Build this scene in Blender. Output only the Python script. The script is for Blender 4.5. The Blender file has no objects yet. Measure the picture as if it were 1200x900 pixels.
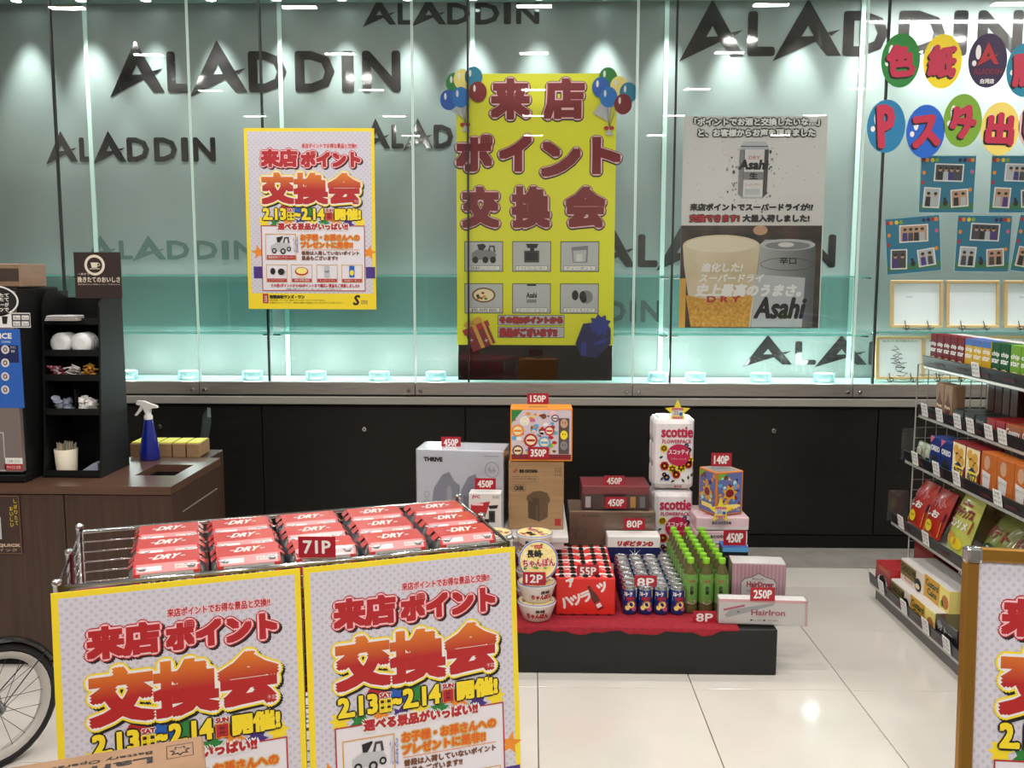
import bpy, bmesh, math, random
from mathutils import Vector, Matrix
from mathutils.geometry import tessellate_polygon
random.seed(7)
PI = math.pi
C = bpy.context.scene.collection
SC = bpy.context.scene

# ---------------------------------------------------------------- camera, world, light, exposure
F_PX, PITCH, YAW, ROLL, EYE = 1082.016, .116318660, .0221677463, .00176435302, 1.578549
fw = Vector((-math.sin(YAW)*math.cos(PITCH), math.cos(YAW)*math.cos(PITCH), -math.sin(PITCH)))
rt = Vector((math.cos(YAW), math.sin(YAW), 0)); upv = rt.cross(fw)
RT = rt*math.cos(ROLL)+upv*math.sin(ROLL); UP = -rt*math.sin(ROLL)+upv*math.cos(ROLL)
cam = bpy.data.cameras.new('camera'); camo = bpy.data.objects.new('camera', cam); C.objects.link(camo)
cam.sensor_width = 36; cam.sensor_fit = 'HORIZONTAL'; cam.lens = 36*F_PX/1200; cam.clip_start = .05
camo.matrix_world = Matrix(((RT.x, UP.x, -fw.x, 0), (RT.y, UP.y, -fw.y, 0), (RT.z, UP.z, -fw.z, EYE), (0, 0, 0, 1)))
SC.camera = camo

def at(px, py, Y):                      # photo pixel -> world point on the upright plane at depth Y
    d = RT*((px-600)/F_PX) - UP*((py-450)/F_PX) + fw
    return Vector((0, 0, EYE)) + d*(Y/d.y)
def on(px, py, z):                      # photo pixel -> world point at height z
    d = RT*((px-600)/F_PX) - UP*((py-450)/F_PX) + fw
    return Vector((0, 0, EYE)) + d*((z-EYE)/d.z)

w = bpy.data.worlds.new('world'); SC.world = w; w.use_nodes = True
w.node_tree.nodes['Background'].inputs[0].default_value = (.9, .93, 1, 1)
w.node_tree.nodes['Background'].inputs[1].default_value = .08
vs = SC.view_settings
vs.view_transform = 'Standard'; vs.look = 'None'; vs.gamma = 1; vs.use_curve_mapping = False
vs.exposure = 0.0
ROOM_W, CASE_W, PUCK_W = 15, 80, 2.1   # watts of the ceiling panels, case spots, case puck lights

# ---------------------------------------------------------------- materials
def lin(c):
    return tuple(((v/255)/12.92 if v <= 10 else (((v/255)+.055)/1.055)**2.4) for v in c)
MATS = {}
def M(name, rgb=(200, 200, 200), rough=.55, metal=0, coat=0, emit=0, spec=.5, trans=0):
    if name in MATS: return MATS[name]
    m = bpy.data.materials.new(name); m.use_nodes = True; b = m.node_tree.nodes['Principled BSDF']
    b.inputs['Base Color'].default_value = (*lin(rgb), 1)
    b.inputs['Roughness'].default_value = rough; b.inputs['Metallic'].default_value = metal
    b.inputs['Coat Weight'].default_value = coat; b.inputs['Coat Roughness'].default_value = .08
    b.inputs['Specular IOR Level'].default_value = spec
    b.inputs['Transmission Weight'].default_value = trans
    if emit:
        b.inputs['Emission Color'].default_value = (*lin(rgb), 1); b.inputs['Emission Strength'].default_value = emit
    MATS[name] = m; return m
def nodes(m): return m.node_tree.nodes, m.node_tree.links, m.node_tree.nodes['Principled BSDF']
def noisy(m, c1, c2, scale=(5, 5, 5), detail=4, bump=0, coord='Object', rough=None, nscale=1.0, lo=.3, hi=.7):
    N, L, b = nodes(m)
    tc = N.new('ShaderNodeTexCoord'); mp = N.new('ShaderNodeMapping'); mp.inputs['Scale'].default_value = scale
    no = N.new('ShaderNodeTexNoise'); no.inputs['Scale'].default_value = nscale; no.inputs['Detail'].default_value = detail
    cr = N.new('ShaderNodeValToRGB'); cr.color_ramp.elements[0].position = lo; cr.color_ramp.elements[1].position = hi
    cr.color_ramp.elements[0].color = (*lin(c1), 1); cr.color_ramp.elements[1].color = (*lin(c2), 1)
    L.new(tc.outputs[coord], mp.inputs[0]); L.new(mp.outputs[0], no.inputs[0]); L.new(no.outputs['Fac'], cr.inputs[0])
    L.new(cr.outputs[0], b.inputs['Base Color'])
    if bump:
        bp = N.new('ShaderNodeBump'); bp.inputs['Strength'].default_value = bump; bp.inputs['Distance'].default_value = .01
        L.new(no.outputs['Fac'], bp.inputs['Height']); L.new(bp.outputs[0], b.inputs['Normal'])
    if rough:
        mr = N.new('ShaderNodeMapRange'); mr.inputs[3].default_value = rough[0]; mr.inputs[4].default_value = rough[1]
        L.new(no.outputs['Fac'], mr.inputs[0]); L.new(mr.outputs[0], b.inputs['Roughness'])
    return m
def glass(name, tint, refl=1.0, rough=0.0, haze=0.0):
    """clear sheet glass: tinted transparency with fresnel reflection on top"""
    if name in MATS: return MATS[name]
    m = bpy.data.materials.new(name); m.use_nodes = True; N = m.node_tree.nodes; L = m.node_tree.links; N.clear()
    o = N.new('ShaderNodeOutputMaterial'); t = N.new('ShaderNodeBsdfTransparent'); t.inputs[0].default_value = (*tint, 1)
    g = N.new('ShaderNodeBsdfGlossy'); g.inputs[0].default_value = (1, 1, 1, 1); g.inputs['Roughness'].default_value = rough
    f = N.new('ShaderNodeFresnel'); f.inputs[0].default_value = 1.5
    mu = N.new('ShaderNodeMath'); mu.operation = 'MULTIPLY'; mu.inputs[1].default_value = refl
    mx = N.new('ShaderNodeMixShader'); L.new(f.outputs[0], mu.inputs[0]); L.new(mu.outputs[0], mx.inputs[0])
    L.new(t.outputs[0], mx.inputs[1]); L.new(g.outputs[0], mx.inputs[2])
    if haze:
        d = N.new('ShaderNodeBsdfDiffuse'); d.inputs[0].default_value = (*tint, 1)
        m2 = N.new('ShaderNodeMixShader'); m2.inputs[0].default_value = haze
        L.new(mx.outputs[0], m2.inputs[1]); L.new(d.outputs[0], m2.inputs[2]); L.new(m2.outputs[0], o.inputs[0])
    else: L.new(mx.outputs[0], o.inputs[0])
    MATS[name] = m; return m

CLEAR = glass('clear_glass', (.985, .998, .994), refl=.75)
SHELFG = glass('shelf_glass', (.8, .95, .93), haze=.04)
EDGEG = M('glass_edge', (110, 195, 185), rough=.2)
RISER = glass('riser_glass', (.66, .86, .83), haze=.08)
PUCKG = glass('puck_glass', (.72, .86, .88), haze=.3)
FILM = glass('shrink_film', (.985, .985, .99), refl=.8, rough=.1, haze=.02)
FROST = noisy(M('frosted_glass', rough=.42, spec=.5), (126, 137, 133), (139, 150, 146), scale=(.8, .8, .3), nscale=1.5, bump=0)
CUT = noisy(M('clear_cutout', rough=.06, coat=.2), (26, 26, 28), (66, 62, 60), scale=(1.3, 1, 2.4), nscale=2.0, detail=2)
SEAM = M('panel_joint', (205, 228, 220), rough=.3)
BLACKJ = M('black_joint', (14, 16, 16), rough=.4)
STEEL = noisy(M('brushed_steel', rough=.34, metal=.8), (158, 153, 148), (182, 177, 171), scale=(2, 2, 90), nscale=3, rough=(.28, .42))
STEEL2 = M('steel_lip', (158, 155, 148), rough=.45, metal=.35)
CHROME = M('chrome', (205, 205, 208), rough=.14, metal=1)
WOODK = noisy(M('black_oak', rough=.42, spec=.35), (13, 11, 10), (22, 19, 17), scale=(1.2, 1.2, 60), nscale=2.2, detail=5)
WOODB = noisy(M('walnut_laminate', rough=.38, spec=.4), (62, 44, 36), (76, 56, 46), scale=(45, 45, 1.5), nscale=1.6, detail=5)
WOODT = noisy(M('walnut_top', rough=.3, spec=.5), (84, 58, 46), (100, 73, 59), scale=(3, 40, 40), nscale=1.4, detail=5)
TILE = noisy(M('porcelain_tile', rough=.1, coat=.3, spec=.5), (214, 208, 201), (226, 221, 214), scale=(1, 1, 1), nscale=1.7, detail=3)
GROUT = M('grout', (92, 86, 80), rough=.8)
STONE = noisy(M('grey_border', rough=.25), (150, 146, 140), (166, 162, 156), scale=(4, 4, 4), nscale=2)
PAINT = M('wall_paint', (150, 145, 138), rough=.8)
CEILM = M('ceiling_paint', (170, 168, 164), rough=.9)
BLACKP = M('black_plastic', (15, 16, 17), rough=.55, spec=.25)
BLACKC = noisy(M('black_painted_board', rough=.5), (10, 11, 12), (17, 18, 19), scale=(6, 6, 6), nscale=2, bump=.1)
REDCLOTH = noisy(M('red_felt', rough=.9), (136, 18, 34), (158, 28, 44), scale=(60, 60, 60), nscale=1, bump=.2)
WINE = noisy(M('wine_cloth', rough=.85), (112, 14, 38), (142, 26, 54), scale=(10, 10, 10), nscale=1, bump=.2)
CARD = noisy(M('cardboard', rough=.75), (150, 118, 82), (164, 131, 94), scale=(6, 6, 40), nscale=2)
CARD2 = noisy(M('dark_cardboard', rough=.55, coat=.4), (128, 102, 80), (144, 116, 92), scale=(6, 6, 40), nscale=2)
CARD3 = noisy(M('pale_cardboard', rough=.7), (142, 108, 80), (156, 121, 92), scale=(6, 6, 40), nscale=2)
WHITE = M('white_print', (232, 230, 228)); OFFW = M('off_white', (214, 210, 208)); BLACK = M('black_print', (22, 20, 22))
GREYP = M('grey_print', (128, 128, 130)); LGREY = M('light_grey_print', (186, 188, 192)); DGREY = M('dark_grey_print', (66, 66, 70))
RED = M('red_print', (176, 30, 38), coat=.2); DRED = M('dark_red_print', (128, 22, 34), coat=.2); TAGRED = M('tag_red', (168, 26, 44), rough=.35)
PINKL = M('pale_pink_print', (238, 190, 196)); PINK = M('pink_print', (206, 96, 132)); MAG = M('magenta_print', (184, 22, 72))
YEL = M('poster_yellow', (240, 214, 40)); YEL2 = M('board_yellow', (226, 226, 30), rough=.5); ORG = M('orange_print', (232, 140, 34)); GOLDP = M('amber_print', (214, 160, 60))
BLUE = M('blue_print', (34, 92, 180)); NAVY = M('navy_print', (18, 26, 84)); TEAL = M('teal_print', (24, 128, 160)); LIME = M('lime_print', (126, 170, 50)); GREEN = M('green_print', (40, 128, 56)); PURP = M('purple_print', (70, 44, 128))
DPURP = M('deep_purple_print', (44, 20, 66)); PYEL = M('pale_yellow_print', (244, 226, 130)); BROWN = M('brown_print', (112, 66, 40)); CREAM = M('cream_print', (236, 220, 176)); DGREEN = M('dark_green_print', (22, 74, 40))
SKYB = M('sky_print', (90, 160, 214)); CYANL = M('pale_cyan_print', (180, 226, 226)); SKIN = M('tan_print', (196, 152, 124))
GOLD = M('gold_frame', (176, 130, 58), rough=.32, metal=.75)
# dotted lilac poster ground
DOTS = M('dotted_paper', rough=.6)
N, L, b = nodes(DOTS)
tc = N.new('ShaderNodeTexCoord'); mp = N.new('ShaderNodeMapping'); mp.inputs['Scale'].default_value = (38, 38, 0); mp.inputs['Rotation'].default_value = (0, 0, PI/4)
fr = N.new('ShaderNodeVectorMath'); fr.operation = 'FRACTION'; su = N.new('ShaderNodeVectorMath'); su.operation = 'SUBTRACT'; su.inputs[1].default_value = (.5, .5, 0)
le = N.new('ShaderNodeVectorMath'); le.operation = 'LENGTH'; cr = N.new('ShaderNodeValToRGB')
cr.color_ramp.elements[0].position = .24; cr.color_ramp.elements[1].position = .32
cr.color_ramp.elements[0].color = (*lin((190, 187, 201)), 1); cr.color_ramp.elements[1].color = (*lin((208, 204, 216)), 1)
L.new(tc.outputs['Object'], mp.inputs[0]); L.new(mp.outputs[0], fr.inputs[0]); L.new(fr.outputs[0], su.inputs[0]); L.new(su.outputs[0], le.inputs[0])
L.new(le.outputs['Value'], cr.inputs[0]); L.new(cr.outputs[0], b.inputs['Base Color'])
def vgrad(name, axis, a, b_, c1, c2):
    m = M(name, rough=.5); N, L, b = nodes(m)
    tc = N.new('ShaderNodeTexCoord'); se = N.new('ShaderNodeSeparateXYZ'); mr = N.new('ShaderNodeMapRange')
    mr.inputs[1].default_value = a; mr.inputs[2].default_value = b_
    cr = N.new('ShaderNodeValToRGB'); cr.color_ramp.elements[0].color = (*lin(c1), 1); cr.color_ramp.elements[1].color = (*lin(c2), 1)
    L.new(tc.outputs['Object'], se.inputs[0]); L.new(se.outputs[axis], mr.inputs[0]); L.new(mr.outputs[0], cr.inputs[0]); L.new(cr.outputs[0], b.inputs['Base Color']); return m

# ---------------------------------------------------------------- text
TXT = {}
def glyphs(s):
    if s in TXT: return TXT[s]
    cu = bpy.data.curves.new('t', 'FONT'); cu.body = s; cu.size = 1; cu.resolution_u = 2
    o = bpy.data.objects.new('t', cu); C.objects.link(o)
    dg = bpy.context.evaluated_depsgraph_get(); me = o.evaluated_get(dg).to_mesh(); me.calc_loop_triangles()
    V = [(v.co.x, v.co.y) for v in me.vertices]; T = [tuple(t.vertices) for t in me.loop_triangles]
    o.evaluated_get(dg).to_mesh_clear(); bpy.data.objects.remove(o); bpy.data.curves.remove(cu)
    xs = [v[0] for v in V] or [0, 1]; ys = [v[1] for v in V] or [0, 1]
    TXT[s] = (V, T, (min(xs), min(ys), max(xs), max(ys))); return TXT[s]

LZ = .0003
class MB:
    """collects faces of one mesh"""
    def __init__(s): s.v = []; s.f = []; s.mi = []; s.sm = []; s.mats = []; s.P = Matrix()
    def m(s, mat):
        if mat not in s.mats: s.mats.append(mat)
        return s.mats.index(mat)
    def add(s, V, F, mat, X=None, smooth=False):
        X = s.P if X is None else X; n = len(s.v); k = s.m(mat)
        s.v += [tuple(X @ Vector(q)) for q in V]; s.f += [tuple(n+i for i in q) for q in F]
        s.mi += [k]*len(F); s.sm += [smooth]*len(F); return s
    def box(s, c, d, mat, X=None, bev=0):
        x, y, z = c; a, b_, h = d[0]/2, d[1]/2, d[2]/2
        if not bev:
            V = [(x+i*a, y+j*b_, z+k*h) for i in (-1, 1) for j in (-1, 1) for k in (-1, 1)]
            return s.add(V, [(0, 1, 3, 2), (4, 6, 7, 5), (0, 4, 5, 1), (2, 3, 7, 6), (0, 2, 6, 4), (1, 5, 7, 3)], mat, X)
        bm = bmesh.new(); bmesh.ops.create_cube(bm, size=1)
        for q in bm.verts: q.co = Vector((q.co.x*d[0], q.co.y*d[1], q.co.z*d[2]))
        bmesh.ops.bevel(bm, geom=list(bm.edges), offset=bev, segments=1 if bev < .006 else 2, affect='EDGES', profile=.5)
        V = [(q.co.x+x, q.co.y+y, q.co.z+z) for q in bm.verts]; bm.verts.index_update()
        F = [tuple(q.index for q in f.verts) for f in bm.faces]; bm.free(); return s.add(V, F, mat, X)
    def lathe(s, prof, mat, c=(0, 0, 0), n=20, X=None, smooth=True, cap=True):
        V = []; F = []
        for (r, z) in prof:
            for i in range(n): V.append((c[0]+r*math.cos(2*PI*i/n), c[1]+r*math.sin(2*PI*i/n), c[2]+z))
        for k in range(len(prof)-1):
            for i in range(n): j = (i+1) % n; F.append((k*n+i, k*n+j, (k+1)*n+j, (k+1)*n+i))
        s.add(V, F, mat, X, smooth)
        if cap:
            s.add(V[:n], [tuple(reversed(range(n)))], mat, X); s.add(V[-n:], [tuple(range(n))], mat, X)
        return s
    def tube(s, pts, r, mat, n=8, X=None, closed=False):
        pts = [Vector(p) for p in pts]; V = []; F = []; m_ = len(pts); up = None
        for i, p in enumerate(pts):
            a = pts[i-1] if (i or closed) else p; b_ = pts[(i+1) % m_] if (i < m_-1 or closed) else p
            t = (b_-a).normalized()
            if up is None: up = Vector((0, 0, 1)) if abs(t.z) < .9 else Vector((1, 0, 0))
            e1 = t.cross(up).normalized(); e2 = e1.cross(t); up = e2
            for k in range(n): V.append(p+e1*r*math.cos(2*PI*k/n)+e2*r*math.sin(2*PI*k/n))
        for i in range(m_ if closed else m_-1):
            j = (i+1) % m_
            for k in range(n): l = (k+1) % n; F.append((i*n+k, i*n+l, j*n+l, j*n+k))
        if not closed: F += [tuple(range(n)), tuple(range((m_-1)*n+n-1, (m_-1)*n-1, -1))]
        return s.add(V, F, mat, X, True)
    # flat print: local x right, y up, z out; l = layer
    def poly(s, pts, mat, l=1, X=None):
        V = [(x, y, l*LZ) for x, y in pts]
        if len(pts) <= 4: return s.add(V, [tuple(range(len(pts)))], mat, X)
        T = tessellate_polygon([[Vector(p) for p in V]]); return s.add(V, T, mat, X)
    def rect(s, x0, y0, x1, y1, mat, l=1, X=None): return s.poly([(x0, y0), (x1, y0), (x1, y1), (x0, y1)], mat, l, X)
    def ell(s, cx, cy, rx, ry, mat, l=1, n=24, X=None):
        return s.add([(cx+rx*math.cos(2*PI*i/n), cy+ry*math.sin(2*PI*i/n), l*LZ) for i in range(n)], [tuple(range(n))], mat, X)
    def ring(s, cx, cy, rx, ry, t, mat, l=1, n=24, X=None):
        V = [(cx+(rx-q)*math.cos(2*PI*i/n), cy+(ry-q)*math.sin(2*PI*i/n), l*LZ) for q in (0, t) for i in range(n)]
        return s.add(V, [(i, (i+1) % n, n+(i+1) % n, n+i) for i in range(n)], mat, X)
    def frame(s, x0, y0, x1, y1, t, mat, l=1, X=None):
        V = [(x0, y0, l*LZ), (x1, y0, l*LZ), (x1, y1, l*LZ), (x0, y1, l*LZ), (x0+t, y0+t, l*LZ), (x1-t, y0+t, l*LZ), (x1-t, y1-t, l*LZ), (x0+t, y1-t, l*LZ)]
        return s.add(V, [(0, 1, 5, 4), (1, 2, 6, 5), (2, 3, 7, 6), (3, 0, 4, 7)], mat, X)
    def star(s, cx, cy, r, mat, l=1, a0=0, n=5, k=.42, X=None):
        P = []
        for i in range(2*n):
            a = a0+PI/2+i*PI/n; q = r if i % 2 == 0 else r*k; P.append((cx+q*math.cos(a), cy+q*math.sin(a)))
        V = [(cx, cy, l*LZ)]+[(x, y, l*LZ) for x, y in P]
        return s.add(V, [(0, 1+i, 1+(i+1) % (2*n)) for i in range(2*n)], mat, X)
    def text(s, t, x0, y0, x1, y1, mat, l=2, bold=0, off=(0, 0), skew=0, rot=0, n=8, X=None, sq=False):
        V, T, (a, b_, c, d) = glyphs(t); sx = (x1-x0)/max(c-a, 1e-4); sy = (y1-y0)/max(d-b_, 1e-4)
        st = [(0, 0)] if not bold else [(bold*math.cos(2*PI*i/n), bold*math.sin(2*PI*i/n)) for i in range(n)]
        if sq: st = [(i*bold, j*bold) for i in (-1, 0, 1) for j in (-1, 0, 1)]
        cx, cy = (x0+x1)/2, (y0+y1)/2; cs, sn = math.cos(rot), math.sin(rot)
        for q, (ox, oy) in enumerate(st):
            P = []
            for (x, y) in V:
                u = x0+(x-a)*sx; v_ = y0+(y-b_)*sy; u += skew*(v_-cy)
                u, v_ = cx+(u-cx)*cs-(v_-cy)*sn, cy+(u-cx)*sn+(v_-cy)*cs
                P.append((u+ox+off[0], v_+oy+off[1], l*LZ+q*2e-6))
            s.add(P, T, mat, X)
        return s
    def build(s, name, parent=None, loc=(0, 0, 0), rot=(0, 0, 0)):
        me = bpy.data.meshes.new(name); me.from_pydata(s.v, [], s.f)
        for m_ in s.mats: me.materials.append(m_)
        me.polygons.foreach_set('material_index', s.mi); me.polygons.foreach_set('use_smooth', s.sm); me.update()
        o = bpy.data.objects.new(name, me); C.objects.link(o); o.location = loc; o.rotation_euler = rot
        if parent: o.parent = parent
        return o
def tag(o, label=None, cat=None, group=None, kind=None):
    if label: o['label'] = label
    if cat: o['category'] = cat
    if group: o['group'] = group
    if kind: o['kind'] = kind
    return o
def empty(name, loc=(0, 0, 0), rz=0, rot=None):
    o = bpy.data.objects.new(name, None); C.objects.link(o); o.location = loc; o.rotation_euler = rot or (0, 0, rz); o.empty_display_size = .05
    return o
KIDS = {}
def copy_tree(o, parent=None):
    c = o.copy(); C.objects.link(c); c.parent = parent
    for ch in list(o.children): copy_tree(ch, c)
    return c
def plane(o, ax=(1, 0, 0), ay=(0, 0, 1)):
    ax = Vector(ax).normalized(); ay = Vector(ay).normalized(); az = ax.cross(ay)
    return Matrix(((ax.x, ay.x, az.x, o[0]), (ax.y, ay.y, az.y, o[1]), (ax.z, ay.z, az.z, o[2]), (0, 0, 0, 1)))
def front(w_, d, h): return plane((-w_/2, -d/2, 0))                                    # origin: lower left of the front face
def topf(w_, d, h): return plane((-w_/2, -d/2, h), (1, 0, 0), (0, 1, 0))
def leftf(w_, d, h): return plane((-w_/2, d/2, 0), (0, -1, 0), (0, 0, 1))
def rightf(w_, d, h): return plane((w_/2, -d/2, 0), (0, 1, 0), (0, 0, 1))

# ---------------------------------------------------------------- room shell
YF, YB = 5.28, 5.72       # front glass plane, frosted back plane of the display case
fl = MB().box((0, 2.2, -.03), (8.4, 8.4, .04), GROUT).build('floor'); tag(fl, 'white polished tile floor with thin dark joints', kind='structure')
tm = None
for i in range(-6, 6):
    for j in range(-4, 4):
        x, y = .0257+.6*i+.3, 3.415+.6*j+.3
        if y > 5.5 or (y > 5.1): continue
        if tm is None: to = MB().box((0, 0, -.005), (.5965, .5965, .012), TILE, bev=.0012).build('tile', fl); tm = to.data
        else: to = bpy.data.objects.new('tile', tm); C.objects.link(to); to.parent = fl
        to.location = (x, y, -.001); to.rotation_euler = (0, 0, (i*7+j*3) % 4*PI/2)
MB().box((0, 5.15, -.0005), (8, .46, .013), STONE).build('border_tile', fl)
ce = MB().box((0, 2.2, 3.36), (8.4, 8.4, .1), CEILM).build('ceiling'); tag(ce, 'pale ceiling', kind='structure')
for nm, c, d in (('wall_left', (-4.2, 2.2, 1.65), (.1, 8.4, 3.4)), ('wall_right', (4.2, 2.2, 1.65), (.1, 8.4, 3.4)), ('wall_front', (0, -2.0, 1.65), (8.4, .1, 3.4)), ('wall_back', (0, 5.95, 1.65), (8.4, .1, 3.4))):
    tag(MB().box(c, d, PAINT).build(nm), kind='structure')
# ceiling panels (real lamps)
def area(parent, loc, sx, sy, watts, col=(1, .96, .9), rot=(0, 0, 0)):
    l = bpy.data.lights.new('lamp_light', 'AREA'); l.shape = 'RECTANGLE'; l.size = sx; l.size_y = sy; l.energy = watts; l.color = col
    o = bpy.data.objects.new('lamp_light', l); C.objects.link(o); o.location = loc; o.rotation_euler = rot; o.parent = parent; return o
CL = MB(); CL.box((0, 0, -.012), (.28, .14, .024), WHITE, bev=.004)
k = 0; clm = None
for x in (-3, -1.5, 0, 1.5, 3):
    for y in (-1.0, .4, 1.8, 3.2, 4.45):
        k += 1
        if clm is None: o = CL.build('ceiling_light'); clm = o.data
        else: o = bpy.data.objects.new('ceiling_light', clm); C.objects.link(o)
        o.location = (x, y, 3.31); tag(o, 'white ceiling light panel above the shop floor', 'ceiling light', 'ceiling lights')
        area(o, (0, 0, -.0255), .22, .06, ROOM_W*(1.25 if y < 1 else .8))

# ---------------------------------------------------------------- back counter of the display case
zl0, zl1, zl2, zl3 = .842, .886, .898, .97
cb = MB().box((0, 5.55, .43), (8.2, .5, .82), BLACKC).build('trim_1'); tag(cb, 'black base of the display case', kind='structure')
MB().box((0, 5.295, .035), (8.2, .03, .09), BLACKP).build('kick_board', cb)
seamx = [at(307, 500, YF).x+1.186*k_ for k_ in range(-3, 6)]
for a, b_ in zip(seamx[:-1], seamx[1:]):
    if b_ > 4.1 or a < -4.1: continue
    MB().box(((a+b_)/2, 5.29, .455), (b_-a-.006, .02, .74), WOODK, bev=.002).build('panel', cb)
for px, py in ((427, 503), (907, 505), (187, 500)):
    p = at(px, py, 5.28); MB().lathe([(.014, 0), (.014, .004), (.011, .006)], CHROME, n=16).lathe([(.005, .006), (.005, .0065)], BLACK, n=8).build('lock', cb, (p.x, 5.28, p.z), (PI/2, 0, 0))
lg = MB().box((0, 5.38, (zl0+zl1)/2), (8.2, .26, zl1-zl0), STEEL2, bev=.003).box((0, 5.39, (zl1+zl2)/2), (8.2, .22, zl2-zl1), BLACKJ).build('trim_2'); tag(lg, 'stainless steel ledge along the case', kind='structure')
MB().box((0, 5.5, .93), (8.2, .4, .06), M('case_bed', (206, 222, 216), rough=.4)).build('case_bed', lg)
# sliding glass doors
jx = [at(p_, 455, YF-.01).x for p_ in (-24, 234, 486.5, 741, 999)]; jx = jx+[jx[-1]+1.2, jx[-1]+2.3]; jx = [jx[0]-1.2]+jx
for i, (a, b_) in enumerate(zip(jx[:-1], jx[1:])):
    wd = tag(empty('window_%d' % (i+1), ((a+b_)/2, YF, zl2)), kind='structure'); W_ = b_-a
    MB().box((0, -.004, (zl3-zl2)/2), (W_-.004, .03, zl3-zl2), STEEL, bev=.002).build('bottom_rail', wd)
    MB().box((0, .004, (3.2-zl3)/2+(zl3-zl2)), (W_-.004, .006, 3.2-zl3), CLEAR).build('pane', wd)
    for sx in (-1, 1):
        MB().box((sx*(W_/2-.004), .004, (3.2-zl3)/2+(zl3-zl2)), (.005, .0075, 3.2-zl3), SEAM).build('pane_edge', wd)
        kn = MB().lathe([(.004, 0), (.004, .01), (.011, .012), (.012, .02), (.008, .024)], CHROME, n=14).build('knob', wd, (sx*(W_/2-.034), -.019, .026), (PI/2, 0, 0))
# fixed joints of front glass, frosted back panels
sx_ = [at(p_, 0, YF).x for p_ in (55.1, 302, 547.5, 795, 1045)]; sp = 1.1625; sx_ = [sx_[0]-sp]+sx_+[sx_[-1]+sp, sx_[-1]+2*sp]
for i, x in enumerate(sx_):
    tag(MB().box((x, YF+.022, (zl3+3.2)/2), (.010, .022, 3.2-zl3), BLACKJ).build('trim_%d' % (i+3)), kind='structure')
bw = tag(empty('wall_frosted', (0, YB, 0)), kind='structure')
for a, b_ in zip([-4.1]+sx_, sx_+[4.1]):
    if b_-a < .1: continue
    MB().box(((a+b_)/2, .008, 2.08), (b_-a-.012, .012, 2.24), FROST).build('frosted_panel', bw)
for x in sx_: MB().box((x, .002, 2.08), (.026, .02, 2.24), SEAM).build('joint_strip', bw)
sf = MB().box((0, 5.52, 3.24), (8.2, .5, .08), M('case_soffit', (150, 160, 156), rough=.6)).build('trim_20'); tag(sf, kind='structure')

def A_logo(mb, x0, y0, w_, h, mat, l=1, X=None):
    # stylised A: a spur to the lower left, triangular counter and a spike to the right
    def q(px, py): return (x0+(px-515)/237*w_, y0+(432-py)/249*h)
    O = [q(632, 183), q(752, 432), q(705, 432), q(663, 370), q(515, 455)]
    H = [q(635, 300), q(613, 347), q(655, 345)]
    V3 = [[Vector((x, y, 0)) for x, y in O], [Vector((x, y, 0)) for x, y in H]]
    T = tessellate_polygon(V3); V = [(v.x, v.y, l*LZ) for r_ in V3 for v in r_]
    mb.add(V, T, mat, X); mb.poly([q(700, 330), q(747, 317), q(716, 345)], mat, l, X)
def aladdin(px0, px1, ytop, ybot, Y, mat, letters='ALADDIN', widths=None):
    """cut-out lettering in the frost film: caps height from ytop to ybot, px0..px1 wide"""
    a = at(px0, ybot, Y); b_ = at(px1, ytop, Y); W_, H = b_.x-a.x, b_.z-a.z
    mb = MB(); mb.P = plane((a.x, -.0005, a.z)); pos = {'A0': (0, .19), 'L': (.2, .08), 'A1': (.275, .2), 'D0': (.48, .13), 'D1': (.64, .135), 'I': (.80, .04), 'N': (.87, .13)}
    for k_, (u, ww) in pos.items():
        if k_[0] == 'A': A_logo(mb, u*W_, 0, ww*W_, H*1.28, mat)
        else: mb.text(k_[0], u*W_+H*.045, H*.045, (u+ww)*W_-H*.045, H-H*.045, mat, l=1, bold=H*.05)
    return mb.build('cutout_lettering', bw)
aladdin(129, 469, 59.5, 108.5, YB, CUT)
aladdin(54, 252, 161, 189.5, YB, CUT)
aladdin(425, 632, 3, 29, YB, CUT)
aladdin(424, 600, 146, 174, YB, CUT)
aladdin(796, 1200, 12, 66, YB, CUT)
aladdin(870, 1180, 401, 427, YB, CUT)
aladdin(592, 775, 352, 377, YB, CUT)
aladdin(690, 980, 275, 313, YB, CUT)
aladdin(100, 300, 282, 304, YB, M('faint_cutout', (88, 112, 106), rough=.2))
# glass shelves (hang between the uprights)
for i, (a, b_) in enumerate(zip(sx_[:-1], sx_[1:])):
    pos = ['far left', 'left', 'second', 'middle', 'fourth', 'right', 'far right', 'end'][i]
    lv = [(1.578, 'upper'), (1.243, 'lower')] if b_ < 2.1 else [(1.262, 'lower')]
    for z, nm in lv:
        s = empty('glass_shelf', ((a+b_)/2, 5.525, z)); tag(s, 'teal-edged %s glass shelf in the %s bay of the display case' % (nm, pos), 'glass shelf')
        MB().box((0, 0, 0), (b_-a-.03, .34, .008), SHELFG).build('shelf_pane', s); MB().box((0, -.1705, 0), (b_-a-.03, .002, .0085), EDGEG).build('front_edge', s)
        for sg in (-1, 1): MB().box((sg*((b_-a)/2-.03), -.145, -.008), (.045, .03, .012), CHROME, bev=.002).build('bracket', s)
    if len(lv) == 2:
        rs = MB().box(((a+b_)/2-.01, 5.56, 1.411), (b_-a-.07, .006, .322), RISER).build('glass_riser'); tag(rs, 'teal upright glass sheet between the two shelves in the %s bay' % pos, 'glass sheet')
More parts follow.
